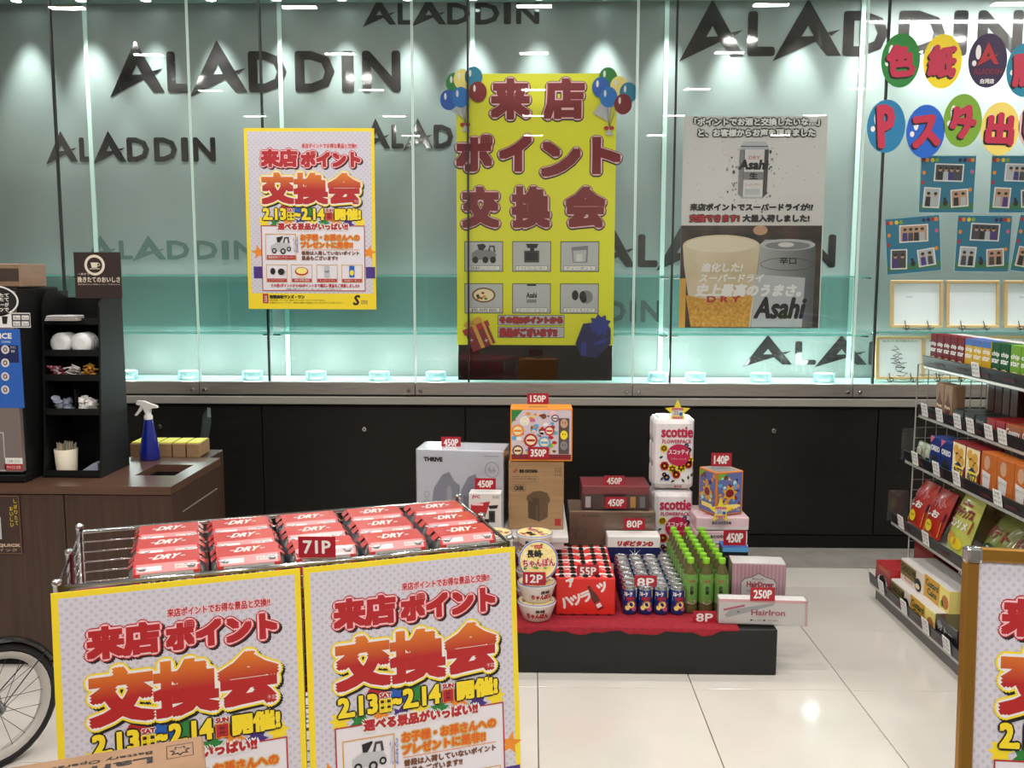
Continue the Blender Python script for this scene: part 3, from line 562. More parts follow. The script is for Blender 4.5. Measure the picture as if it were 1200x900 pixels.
# ---------------------------------------------------------------- photo collage sheets and framed boards
Yc = 5.34
for i, (cx, cy, rot, nm) in enumerate(((1110, 216, 0, 'upper left'), (1192.5, 216, 0, 'upper right'), (1070, 287, .09, 'lower left, tilted'), (1152, 285.5, -.01, 'lower middle'), (1221, 288, -.12, 'lower right'))):
    p = at(cx, cy, Yc); k_ = Yc/F_PX; o = empty('photo_collage', (p.x, Yc, p.z), rot=(0, -rot, 0)); tag(o, 'blue photo collage sheet behind the right glass, %s of the group' % nm, 'photo sheet', 'blue photo collage sheets')
    MB().box((0, 0, 0), (62*k_, .003, 64*k_), M('collage_edge', (170, 206, 214))).build('backing', o)
    mb = MB(); mb.P = plane((0, -.0018, 0)); mb.rect(-30.5*k_, -31.5*k_, 30.5*k_, 31.5*k_, M('collage_blue', (22, 118, 150)), 1); mb.rect(-30.5*k_, -28*k_, 30.5*k_, -21*k_, M('collage_green', (50, 120, 80)), 2)
    for dx, m_ in ((-28, RED), (-24, ORG), (-18, YEL), (-13, LIME), (13, NAVY), (18, NAVY), (23, RED), (27, ORG)): mb.ell(dx*k_, 27*k_, 2.2*k_, 2.4*k_, m_, 3, 10)
    for dx, dy, m_ in ((-27, 13, ORG), (-28, 2, RED), (27, 14, PINK), (26, -6, ORG)): mb.ell(dx*k_, dy*k_, 2*k_, 2.4*k_, m_, 3, 10)
    for j, (dx, dy, pw, ph, a_) in enumerate(((1, 13, 16.5, 10, -.03), (-17, -15, 9.5, 11.5, -.05), (14.5, -15.5, 10, 10, .08))):
        X = mb.P @ Matrix.Translation((dx*k_, dy*k_, 0)) @ Matrix.Rotation(a_, 4, 'Z')
        mb.rect(-pw*k_, -ph*k_, pw*k_, ph*k_, WHITE, 4, X); mb.rect(-(pw-1.5)*k_, -(ph-1.5)*k_, (pw-1.5)*k_, (ph-1.5)*k_, (DGREY, LGREY, SKIN)[(i+j) % 3], 5, X)
        for s in range(2 if j else 4):
            fx = (-4+8*s) if j else (-10+6.5*s); m_ = (BLACK, LGREY, PURP, DGREY)[(s+i) % 4]
            mb.poly([((fx-3)*k_, -(ph-1.5)*k_), ((fx+3)*k_, -(ph-1.5)*k_), ((fx+2.6)*k_, 1*k_), ((fx-2.6)*k_, 1*k_)], m_, 6, X); mb.ell(fx*k_, 3.4*k_, 2*k_, 2.6*k_, SKIN if j != 9 else BLACK, 7, 10, X); mb.ell(fx*k_, 4.8*k_, 2.1*k_, 1.7*k_, BLACK, 8, 10, X)
    mb.ell(-1*k_, -21*k_, 2.6*k_, 3.6*k_, BLACK, 5, 12); mb.ell(-2*k_, -16.5*k_, 1.7*k_, 1.8*k_, BLACK, 5, 10)
    mb.build('photos', o)
WOODF = M('pale_oak_frame', (214, 172, 120), rough=.5)
def frame_board(xl, xr, yt, yb_, Y, z0, scr, label, easel=True):
    p = at((xl+xr)/2, yb_, Y); k_ = Y/F_PX; W2 = (xr-xl)*k_; H2 = (yb_-yt)*k_; o = empty('autograph_board', (p.x, Y, z0 if z0 else p.z)); tag(o, label, 'framed board', 'framed autograph boards in the display case')
    t = .018; lean = Matrix.Rotation(-.10, 4, 'X') @ Matrix.Translation((0, 0, .012)); f = MB()
    f.P = lean
    f.box((0, 0, t/2), (W2, .02, t), WOODF, bev=.003); f.box((0, 0, H2-t/2), (W2, .02, t), WOODF, bev=.003); f.box((-W2/2+t/2, 0, H2/2), (t, .02, H2-2*t), WOODF); f.box((W2/2-t/2, 0, H2/2), (t, .02, H2-2*t), WOODF); f.build('frame', o)
    c_ = MB(); c_.P = lean; c_.box((0, .004, H2/2), (W2-2*t, .006, H2-2*t), M('shikishi', (244, 244, 246), rough=.6)); c_.build('card', o)
    ink = MB(); ink.P = lean @ plane((0, 0, H2/2)); rr = random.Random(scr)
    if scr:
        pts = []
        for s in range(3 if scr > 5 else 1):
            x, y = rr.uniform(-.3, .1)*W2, (.25-.2*s)*H2
            pl = [(x+(.12*math.sin(q_*1.9+s)+.012*q_)*W2*rr.uniform(.6, 1.3), y-q_*.035*H2+.03*math.cos(q_*2.3)*H2) for q_ in range(12)] if scr > 5 else [(x+.02*q_*W2, y-.1*H2+.012*math.sin(q_*2)*H2) for q_ in range(8)]
            for (x1, y1), (x2, y2) in zip(pl[:-1], pl[1:]):
                d = math.hypot(x2-x1, y2-y1)+1e-6; nx, ny = -(y2-y1)/d*.0012, (x2-x1)/d*.0012; ink.poly([(x1-nx, y1-ny), (x2-nx, y2-ny), (x2+nx, y2+ny), (x1+nx, y1+ny)], BLACK if scr > 5 else GREYP, 2)
        if scr > 5: ink.text('R2.8.15 白河店さんへ', -.35*W2, .36*H2, .35*W2, .41*H2, DGREY, 2)
        ink.build('signature', o)
    e = MB(); Bk = M('wrought_iron', (24, 20, 22), rough=.5, metal=.5)
    for sg in (-1, 1):
        e.tube([(sg*W2*.22, -.03, .0), (sg*W2*.24, -.03, .012), (sg*W2*.22, -.015, .016), (sg*W2*.2, .06, H2*.5)], .0025, Bk, 6)
        e.tube([(sg*(W2*.22+.022*math.cos(q_*.7)*(1-q_*.08)), -.03, .004-.018*math.sin(q_*.7)*(1-q_*.08)+.014) for q_ in range(9)], .0022, Bk, 6)
    e.tube([(-W2*.24, -.028, .008), (0, -.03, .004), (W2*.24, -.028, .008)], .0022, Bk, 6); e.build('easel', o)
frame_board(1044, 1104, 324, 379, 5.5, 1.268, 3, 'pale-wood framed autograph board on the glass shelf, leftmost of the upper row')
frame_board(1109, 1170, 324, 379, 5.5, 1.268, 0, 'pale-wood framed blank board on the glass shelf, second in the upper row')
frame_board(1177, 1238, 324, 379, 5.5, 1.268, 3, 'pale-wood framed board on the glass shelf, cut by the photo edge')
frame_board(1026, 1083, 395, 446, 5.45, .965, 9, 'framed board with a bold black signature below the glass shelf')
frame_board(1080, 1140, 396, 447, 5.48, .965, 7, 'framed signed board below the shelf, partly behind the snack boxes')
frame_board(1142, 1202, 396, 447, 5.48, .965, 0, 'framed board below the shelf, mostly hidden behind the snack boxes')

# ---------------------------------------------------------------- coffee counter
CF = 3.53                                     # depth of the counter front
zt = at(100, 570, CF).z; xr = at(200, 572, CF).x; yb2 = on(252, 536.5, zt).y; th = .032
ct = empty('coffee_counter', ((xr-3.0)/2-.0, (CF+yb2)/2, 0)); tag(ct, 'walnut coffee counter with a square waste hole in its top', 'counter')
cxx, cyy = ct.location.x, ct.location.y; Wc, Dc = xr+3.0, yb2-CF
# worktop with a rectangular hole
h0 = on(158, 557, zt); h1 = on(205, 557, zt); h2 = on(220, 544.5, zt)
hx0, hx1, hy0, hy1 = h0.x-cxx, h1.x-cxx, h0.y-cyy, h2.y-cyy
mb = MB(); X0, X1, Y0, Y1 = -Wc/2, Wc/2, -Dc/2, Dc/2
for a, b_, c, d in ((X0, hx0, Y0, Y1), (hx1, X1, Y0, Y1), (hx0, hx1, Y0, hy0), (hx0, hx1, hy1, Y1)): mb.box(((a+b_)/2, (c+d)/2, zt-th/2), (b_-a, d-c, th), WOODT)
mb.build('worktop', ct)
mb = MB(); dpt = .3
for a, b_, c, d in ((hx0-.006, hx0, hy0, hy1), (hx1, hx1+.006, hy0, hy1), (hx0, hx1, hy0-.006, hy0), (hx0, hx1, hy1, hy1+.006)): mb.box(((a+b_)/2, (c+d)/2, zt-th-dpt/2), (b_-a, d-c, dpt), BLACKP)
mb.build('waste_hole', ct)
seam = at(75, 600, CF).x-cxx; zz = zt-th-.004
mb = MB(); mb.box(((X0+seam)/2, Y0+.014, (zz+.05)/2+.0), (seam-X0-.004, .02, zz-.05), WOODB, bev=.0015); mb.build('cabinet_door', ct)
MB().box(((seam+X1)/2, Y0+.014, (zz+.05)/2), (X1-seam-.004, .02, zz-.05), WOODB, bev=.0015).build('cabinet_door', ct)
MB().box((X1-.014, .012, (zz+.05)/2), (.02, Dc-.03, zz-.05), WOODB, bev=.0015).build('side_panel', ct)
MB().box((0, Y1-.012, (zz+.05)/2), (Wc-.05, .02, zz-.05), WOODB).build('back_panel', ct)
MB().box((-.02, .01, .022), (Wc-.06, Dc-.06, .044), BLACKP).build('plinth', ct)
MB().box((X1-.002, .03, zt-.13), (.003, Dc*.7, .004), STEEL2).build('drawer_gap_strip', ct)
# drink leaflet on the counter front
p = at(0, 649, CF-.003); q2 = at(22, 581, CF-.003); o = empty('counter_leaflet', (p.x, CF-.002, p.z)); tag(o, 'dark leaflet with gold lettering stuck on the coffee counter front', 'leaflet')
W_ = q2.x-p.x; H = q2.z-p.z; MB().box((W_/2-.1, 0, H/2), (W_+.2, .002, H), M('leaflet_brown', (60, 40, 34))).build('sheet', o)
mb = MB(); mb.P = plane((0, -.0012, 0)); mb.frame(-.2, 0, W_, H, .003, M('leaflet_edge', (120, 84, 60)), 1); mb.text('QUICK', -.004, .028, W_-.006, .041, M('leaflet_gold', (206, 176, 150)), 2, bold=.0012); mb.text('クイック', -.03, .010, W_-.02, .022, M('leaflet_gold'), 2)
for k_, s in enumerate(('しぼりたて', 'おいしい')): 
    for j, chh in enumerate(s): mb.text(chh, W_-.022-.018*k_, H-.03-j*.022-k_*.03, W_-.009-.018*k_, H-.014-j*.022-k_*.03, YEL, 2)
mb.rect(-.05, .06, .012, .15, LGREY, 1); mb.build('print', o)

# coffee machine
mY = 3.60; zb = zt; xm = at(29, 565, mY).x; zt_m = at(40, 337, mY+.1).z
mc = empty('coffee_machine', (xm-.2, mY+.16, zb+.001)); tag(mc, 'black coffee machine with grey and blue front, on the left of the counter', 'coffee machine')
Hm = zt_m-zb
MB().box((.0, .012, Hm/2), (.42, .32, Hm), BLACKP, bev=.008).build('body', mc)
pnl = MB(); xq = at(25, 500, mY-.01).x-mc.location.x
pnl.box((xq/2-.1, -.165, (Hm+.03)/2), (xq+.2+.0, .03, Hm-.055), M('machine_grey', (128, 116, 112), rough=.35, metal=.2), bev=.004); pnl.build('front_panel', mc)
mb = MB(); mb.P = plane((mc.location.x, mY-.0215, 0))
def mq(px, py): v_ = at(px, py, mY-.022); return (v_.x-mc.location.x, v_.z-zb)
mb.P = plane((0, -.1802, 0))
mb.rect(*mq(-60, 478), *mq(23, 386), BLUE, 1); mb.rect(*mq(-60, 425), *mq(21, 405), NAVY, 2); mb.text('ICE', *mq(0, 397), *mq(13, 391), WHITE, 3, bold=.0012); mb.text('COFFEE', *mq(2, 402), *mq(12, 400), WHITE, 3)
for yy in (410, 425.5, 441.5, 457): c_ = mq(6, yy); mb.ell(*c_, .016, .017, LGREY, 3, 18); mb.ring(*c_, .016, .017, .003, WHITE, 4, 18); mb.ell(*c_, .008, .009, BROWN, 4, 14); mb.ell(*c_, .004, .005, OFFW, 5, 8)
mb.text('アイス', *mq(12, 409), *mq(18, 406), WHITE, 3); mb.text('珈琲', *mq(13, 413.5), *mq(17, 410.5), WHITE, 3)
mb.ell(*mq(-8, 353), .10, .062, WHITE, 2, 28); mb.ell(*mq(-8, 353), .093, .056, BLACK, 3, 28)
for s, yy in (('挽きたて', 346), ('淹れたて', 351), ('コーヒーが', 357), ('ひとつで', 363)): mb.text(s, *mq(-14, yy+2.5), *mq(10, yy-2), WHITE, 4, bold=.0005)
mb.rect(*mq(-40, 384), *mq(35, 367), WHITE, 2); mb.rect(*mq(14, 383), *mq(34.5, 368), DGREY, 3)
for i in range(4):
    x0 = 15.5+10*(i % 2); y0 = 370+7*(i//2); mb.rect(*mq(x0, y0+5), *mq(x0+8, y0), WHITE, 4); mb.text(('40', '101', '9', '33')[i]+'ml', *mq(x0+1, y0+4.3), *mq(x0+7, y0+1.2), BLACK, 5)
mb.poly([mq(2, 371), mq(9, 371), mq(8, 380), mq(3, 380)], BLACK, 4)
mb.rect(*mq(5.5, 544), *mq(26, 537), WHITE, 2); mb.rect(*mq(5.5, 551), *mq(26, 544), RED, 2); mb.text('ご注意ください', *mq(8, 542.5), *mq(24, 539), BLACK, 3); mb.text('やけどに注意', *mq(8, 549.5), *mq(24, 546), WHITE, 3)
mb.frame(*mq(-40, 552), *mq(4, 507), .004, LGREY, 2); mb.build('labels', mc)
MB().box((0, -.15, .017), (.43, .06, .03), BLACKP, bev=.004).build('drip_tray', mc)
# box on the machine
p = at(37, 334, mY+.1); o = MB().box((-.14, 0, .048), (.28, .2, .092), CARD2, bev=.004).box((-.14, -.1005, .05), (.27, .001, .05), M('brown_label', (62, 48, 42))).build('cardboard_box', None, (p.x, mY+.12, zt_m+.001)); tag(o, 'brown cardboard box lying on top of the coffee machine', 'box')

# condiment rack
rY = 3.64; p0 = on(53, 560, zt); p1 = on(114, 560, zt); rY = p0.y; Wr = p1.x-p0.x+.02; ztop = at(124, 350, rY+.05).z; Hr = ztop-zt; Dr = .27
rk = empty('condiment_rack', ((p0.x+p1.x)/2+.005, rY+Dr/2, zt)); tag(rk, 'black condiment rack with sloping shelves on the coffee counter', 'rack'); Y0 = -Dr/2
def side(x):
    pr = [(Y0, 0), (Dr/2, 0), (Dr/2, Hr+.03), (Y0+.12, Hr+.03), (Y0+.085, Hr+.015), (Y0+.065, Hr-.03), (Y0+.02, .12)]
    V = [(x+s_*.004, y, z) for s_ in (-1, 1) for y, z in pr]; n = len(pr)
    return MB().add(V, [tuple(range(n)), tuple(reversed(range(n, 2*n)))]+[(i, n+i, n+(i+1) % n, (i+1) % n) for i in range(n)], BLACKP).build('side_panel', rk)
side(-Wr/2); side(Wr/2)
MB().box((0, Dr/2-.006, Hr/2), (Wr-.01, .006, Hr), BLACKP).build('back_panel', rk)
def zr(py, dy=.06): return at(100, py, rY+dy).z-zt
for k_, (py, dy) in enumerate(((560, .005), (486, .03), (446, .045), (417, .05), (380, .06))):
    z = max(zr(py, dy), .006); f_ = MB().box((0, (Y0+dy+Dr/2)/2, z), (Wr-.008, Dr/2-Y0-dy-.012, .006), BLACKP).box((0, Y0+dy, z+.012), (Wr-.008, .004, .026), BLACKP).build('shelf', rk)
MB().box((.0, Y0+.12, zr(466, .06)), (.004, .12, .07), BLACKP).build('divider', rk)
# sign on rack
a = at(88, 357, rY+.06); b_ = at(140, 303, rY+.06); sW, sH = b_.x-a.x, b_.z-a.z
o = empty('coffee_sign', (a.x+sW/2, rY+.07, Hr+zt+.001)); tag(o, 'dark brown sign with a cup emblem standing on the condiment rack', 'sign')
MB().box((0, 0, sH/2), (sW, .006, sH), M('sign_brown', (44, 30, 28), rough=.45), bev=.001).build('board', o)
mb = MB(); mb.P = plane((0, -.0032, 0)); u = sW/55; cx, cy = -3*u, sH-15*u
mb.ell(cx, cy, 12*u, 12*u, M('sign_cream', (226, 214, 196)), 1, 32); mb.ell(cx, cy, 9*u, 9*u, M('sign_brown'), 2, 28); mb.poly([(cx-4.5*u, cy+3*u), (cx+4*u, cy+3*u), (cx+3*u, cy-3*u), (cx-3.4*u, cy-3*u)], M('sign_cream'), 3); mb.ring(cx+4.6*u, cy+.6*u, 2*u, 2*u, .7*u, M('sign_cream'), 3, 12); mb.rect(cx-6*u, cy-4.6*u, cx+6*u, cy-3.8*u, M('sign_cream'), 3)
mb.text('一杯ずつ', -23*u, sH-27*u, -10*u, sH-24*u, M('sign_cream'), 1); mb.text('挽きたてのおいしさ', -24*u, sH-35*u, 26*u, sH-28.5*u, M('sign_cream'), 1, bold=.15*u); mb.text('毎日飲みたい本格コーヒーをあなたに', -24*u, sH-38*u, 26*u, sH-36.6*u, M('sign_cream'), 1)
mb.build('lettering', o)
# contents of the rack
rx, ry = rk.location.x, rk.location.y
def rz(py, dy): return zt+max(zr(py, dy), .006)+.0035
def put(name, mb, x, y, z, label, cat, group=None, rot=(0, 0, 0)): return tag(mb.build(name, None, (x, y, z), rot), label, cat, group)
z = rz(380, .06)+.012
for i in range(4):
    mb = MB(); mb.box((0, 0, .0025), (.13-.004*i, .075, .004), OFFW, bev=.0015); mb.box((0, 0, .0052), (.11, .06, .001), LGREY)
    put('stirrer_packet' if 0 else 'paper_tray', mb, rx-.02+.003*i, ry-.085-.004*i, z+i*.0056, 'white paper tray at level %s of the stack on the top rack shelf' % ('one', 'two', 'three', 'four')[i], 'tray', 'paper trays on the rack')
for i, (dx, nm) in enumerate(((-.048, 'left'), (.035, 'right'))):
    for j in range(4):
        mb = MB().lathe([(.040, 0), (.044, .002), (.044, .006), (.038, .008), (.036, .016), (.020, .017)], M('lid_plastic', (226, 228, 230), rough=.3), n=22)
        put('cup_lid', mb, rx+dx, Y0+ry+.068+.022*j, rz(417, .05)+.046, 'white cup lid, %s from the front in the %s lid stack' % (('first', 'second', 'third', 'last')[j], nm), 'cup lid', 'white cup lids on the rack', (PI/2, 0, 0))
rr = random.Random(4)
def heap(nm, label, n, x0, x1, y0, y1, z, fn, group, h=.05):
    for i in range(n):
        mb = MB(); fn(mb); nn = n
        o = mb.build(nm, None, (rr.uniform(x0, x1), rr.uniform(y0, y1), z+h*i/n+.008), (rr.uniform(-.5, .5), rr.uniform(-.5, .5), rr.uniform(0, 3))); tag(o, label, nm.replace('_', ' '), group)
z = rz(446, .045)
heap('sugar_stick', 'red and white sugar stick in the left heap on the middle rack shelf', 22, rx-.09, rx-.05, ry+Y0+.06, ry+Y0+.11, z, lambda m_: m_.box((0, 0, 0), (.045, .009, .004), M('sachet_red', (150, 60, 78)), bev=.001).box((.0, 0, .0001), (.012, .0095, .0045), WHITE), 'sugar sticks on the rack', .045)
heap('creamer_sachet', 'white sachet in the centre heap on the middle rack shelf', 14, rx-.025, rx+.01, ry+Y0+.06, ry+Y0+.1, z, lambda m_: m_.box((0, 0, 0), (.036, .024, .004), OFFW, bev=.001), 'white sachets on the rack', .045)
heap('ochre_sachet', 'ochre sachet in the right heap on the middle rack shelf', 22, rx+.04, rx+.075, ry+Y0+.06, ry+Y0+.11, z, lambda m_: m_.box((0, 0, 0), (.04, .010, .004), M('sachet_ochre', (196, 142, 56)), bev=.001), 'ochre sachets on the rack', .05)
z = rz(486, .03)
heap('milk_portion', 'clear grey portion cup in the left heap on the lower rack shelf', 14, rx-.085, rx-.03, ry+Y0+.05, ry+Y0+.09, z+.004, lambda m_: m_.lathe([(.012, -.01), (.016, .008), (.018, .009)], M('portion_grey', (150, 158, 176), rough=.25), n=12), 'portion cups on the rack', .045)
heap('white_portion', 'white creamer portion in the right heap on the lower rack shelf', 18, rx+.02, rx+.07, ry+Y0+.05, ry+Y0+.09, z+.004, lambda m_: m_.lathe([(.010, -.01), (.014, .008), (.017, .009)], WHITE, n=7, smooth=False), 'white creamer portions on the rack', .045)
z = rz(560, .005)
o = empty('straw_cup', (rx-.055, ry+Y0+.07, z)); tag(o, 'white cup of wrapped straws at the foot of the rack', 'straw cup'); MB().lathe([(.040, 0), (.046, .10), (.044, .10), (.038, .004)], M('cup_cream', (222, 212, 192)), n=22).build('cup', o)
mb = MB()
for i in range(46):
    an = rr.uniform(0, 2*PI); r = .038*math.sqrt(rr.random()); mb.tube([(r*.8*math.cos(an), r*.8*math.sin(an), .01), (r*1.05*math.cos(an), r*1.05*math.sin(an), .115+rr.uniform(0, .014))], .0028, M('straw_paper', (232, 224, 204)), 5)
tag(mb.build('straws', o), kind='stuff')
mb = MB(); [mb.box((0, i*.0015, .03-i*.0002), (.075, .001, .05), LGREY) for i in range(10)]
put('napkin_stack', MB().add([(x, y, z_) for y in (0, .05) for x, z_ in ((-.045, 0), (.04, 0), (.04, .045), (.02, .044), (-.02, .018))], [(0, 1, 2, 3, 4), (9, 8, 7, 6, 5)]+[(i, 5+i, 5+(i+1) % 5, (i+1) % 5) for i in range(5)], M('napkin', (150, 158, 178))), rx+.05, ry+Y0+.04, z, 'small grey-blue napkin stack beside the straw cup', 'napkins')

# spray bottle
p = on(176, 538.5, zt); o = empty('spray_bottle', (p.x, p.y, zt)); tag(o, 'blue spray bottle with a white trigger on the coffee counter', 'spray bottle'); k_ = p.y/F_PX
BP = M('blue_bottle', (20, 42, 150), rough=.12, trans=.25, coat=.5); R0 = 12*k_
MB().lathe([(R0*.9, 0), (R0, .004), (R0*.97, 9*k_), (R0*.72, 28*k_), (R0*.5, 42*k_), (R0*.42, 48*k_), (R0*.36, 50*k_)], BP, n=24).build('bottle', o)
mb = MB(); mb.lathe([(R0*.42, 49*k_), (R0*.42, 53*k_), (R0*.3, 55*k_), (R0*.28, 58*k_)], WHITE, n=16)
def extr(pts, t, mat): 
    n = len(pts); return [(x*k_, s_*t, z_*k_) for s_ in (-1, 1) for x, z_ in pts], [tuple(range(n)), tuple(reversed(range(n, 2*n)))]+[(i, n+i, n+(i+1) % n, (i+1) % n) for i in range(n)], mat
mb.add(*extr([(-3, 57), (3, 57), (3.5, 62), (12, 63), (11, 65.5), (3, 68), (-4, 71), (-12, 71.5), (-13, 67), (-6, 65)], .010, WHITE)); mb.build('spray_head', o)
MB().add(*extr([(-8, 66), (-5, 65), (-8, 59), (-14, 53), (-16, 54), (-12, 59)], .006, WHITE)).build('trigger', o)
# pamphlet boxes and chair behind the counter
for i in range(5):
    a = at(152+16.5*i, 536, 4.22); mb = MB().box((0, 0, .032), (.060, .16, .064), CARD, bev=.002).box((0, 0, .066), (.056, .13, .004), M('box_yellow', (214, 214, 70)))
    put('yellow_booklet_box', mb, a.x+.03, 4.30, zt-.02, 'yellow-topped booklet box behind the counter, %s from the left' % ('first', 'second', 'third', 'fourth', 'fifth')[i], 'box', 'yellow booklet boxes behind the counter', (0, 0, .05))
a = at(150, 536, 4.2); b_ = at(238, 536, 4.2); mb = MB().box((0, 0, (zt-.025)/2), (b_.x-a.x+.02, .3, zt-.025), WOODB, bev=.003)
put('side_table', mb, (a.x+b_.x)/2, 4.30, 0, 'brown side table behind the coffee counter, under the booklet boxes', 'table')
Yh = 4.8; a = at(238, 535, Yh); b_ = at(262, 488, Yh); o = empty('chair', (a.x+.14, Yh, 0), .34); tag(o, 'dark green chair standing behind the counter, only its back edge visible', 'chair')
CG = M('chair_green', (52, 66, 60), rough=.3, coat=.3)
mb = MB(); W3 = -.16
mb.add([(W3+dx, y, z_) for y in (-.01, .36) for dx, z_ in ((0, a.z-.05), (.03, a.z-.05), (.075, b_.z-.03), (.075, b_.z), (.058, b_.z+.004), (.03, b_.z-.04))], [(0, 1, 2, 3, 4, 5), (11, 10, 9, 8, 7, 6)]+[(i, 6+i, 6+(i+1) % 6, (i+1) % 6) for i in range(6)], CG); mb.build('backrest', o)
MB().box((-.03-.16+.02, .17, .44), (.42*.9, .40, .05), CG, bev=.01).build('seat', o) if 0 else MB().box((-.35, .17, .44), (.40, .38, .05), CG, bev=.01).build('seat', o)
for dx, dy in ((-.16, 0), (-.16, .34)): MB().tube([(dx+.0, dy, 0), (dx+.01, dy, a.z-.04)], .011, CHROME).build('leg', o)
for dx, dy in ((-.52, 0), (-.52, .34)): MB().tube([(dx, dy, 0), (dx+.02, dy, .43)], .011, CHROME).build('leg', o)

# ---------------------------------------------------------------- beer cart
zR = .865; FLc = on(67, 690, zR); BR = on(530, 586, zR); BL = on(90, 622, zR)
th_ = math.atan2(BR.y-BL.y, BR.x-BL.x); Lc = 1.10; Dc2 = .50; FLc = Vector((FLc.x, FLc.y, 0))
cart = empty('wire_display_cart', FLc, th_); tag(cart, 'chrome wire display cart filled with six-packs of beer', 'cart')
CART = Matrix.Translation(FLc) @ Matrix.Rotation(th_, 4, 'Z')
corners = [(0, 0), (Lc, 0), (Lc, Dc2), (0, Dc2)]
MB().tube([(x, y, zR) for x, y in corners], .0065, CHROME, 8, closed=True).build('top_rail', cart)
MB().tube([(x, y, .18) for x, y in corners], .0065, CHROME, 8, closed=True).build('bottom_rail', cart)
for x, y in corners+[(Lc, Dc2/2), (0, Dc2/2)]:
    MB().tube([(x, y, .05), (x, y, zR+.012)], .009, CHROME, 10).lathe([(.009, 0), (.012, .003), (.011, .012), (.004, .016)], CHROME, (x, y, zR+.008), 10).build('post', cart)
for x, y in corners: MB().lathe([(.006, -.008), (.022, -.008), (.022, .008), (.006, .008)], BLACKP, n=14, X=Matrix.Translation((x, y, .024)) @ Matrix.Rotation(PI/2, 4, 'Y')).box((x, y, .045), (.012, .012, .03), CHROME).build('caster', cart)
def grid(p0, p1, z0, z1, nx, nz, name):
    mb = MB(); p0, p1 = Vector(p0), Vector(p1)
    for i in range(nx+1): p = p0.lerp(p1, i/nx); mb.tube([(p.x, p.y, z0), (p.x, p.y, z1)], .002, CHROME, 5)
    for j in range(nz+1): z = z0+(z1-z0)*j/nz; mb.tube([(p0.x, p0.y, z), (p1.x, p1.y, z)], .0022, CHROME, 5)
    return tag(mb.build(name, cart), kind='stuff')
grid((0, Dc2, 0), (Lc, Dc2, 0), .2, zR-.03, 8, 22, 'wire_side'); grid((0, 0, 0), (0, Dc2, 0), .2, zR-.03, 7, 22, 'wire_side'); grid((Lc, 0, 0), (Lc, Dc2, 0), .2, zR-.03, 8, 22, 'wire_side'); grid((0, .0, 0), (Lc, 0, 0), .2, zR-.03, 8, 22, 'wire_side')
zfl = .53; MB().box((Lc/2, Dc2/2, zfl), (Lc-.02, Dc2-.02, .008), WINE).build('cloth_lining', cart)
MB().box((Lc/2, Dc2-.012, zR-.10), (Lc-.03, .004, .14), WINE).build('cloth_edge', cart) if 0 else None
mb = MB(); mb.box((.055, .20, .62), (.10, .30, .17), WINE, bev=.02); mb.box((.06, .26, .715), (.10, .13, .05), WINE, bev=.018, X=Matrix.Translation((0, 0, .03)) @ Matrix.Rotation(.12, 4, 'X')); mb.build('folded_cloth', cart)
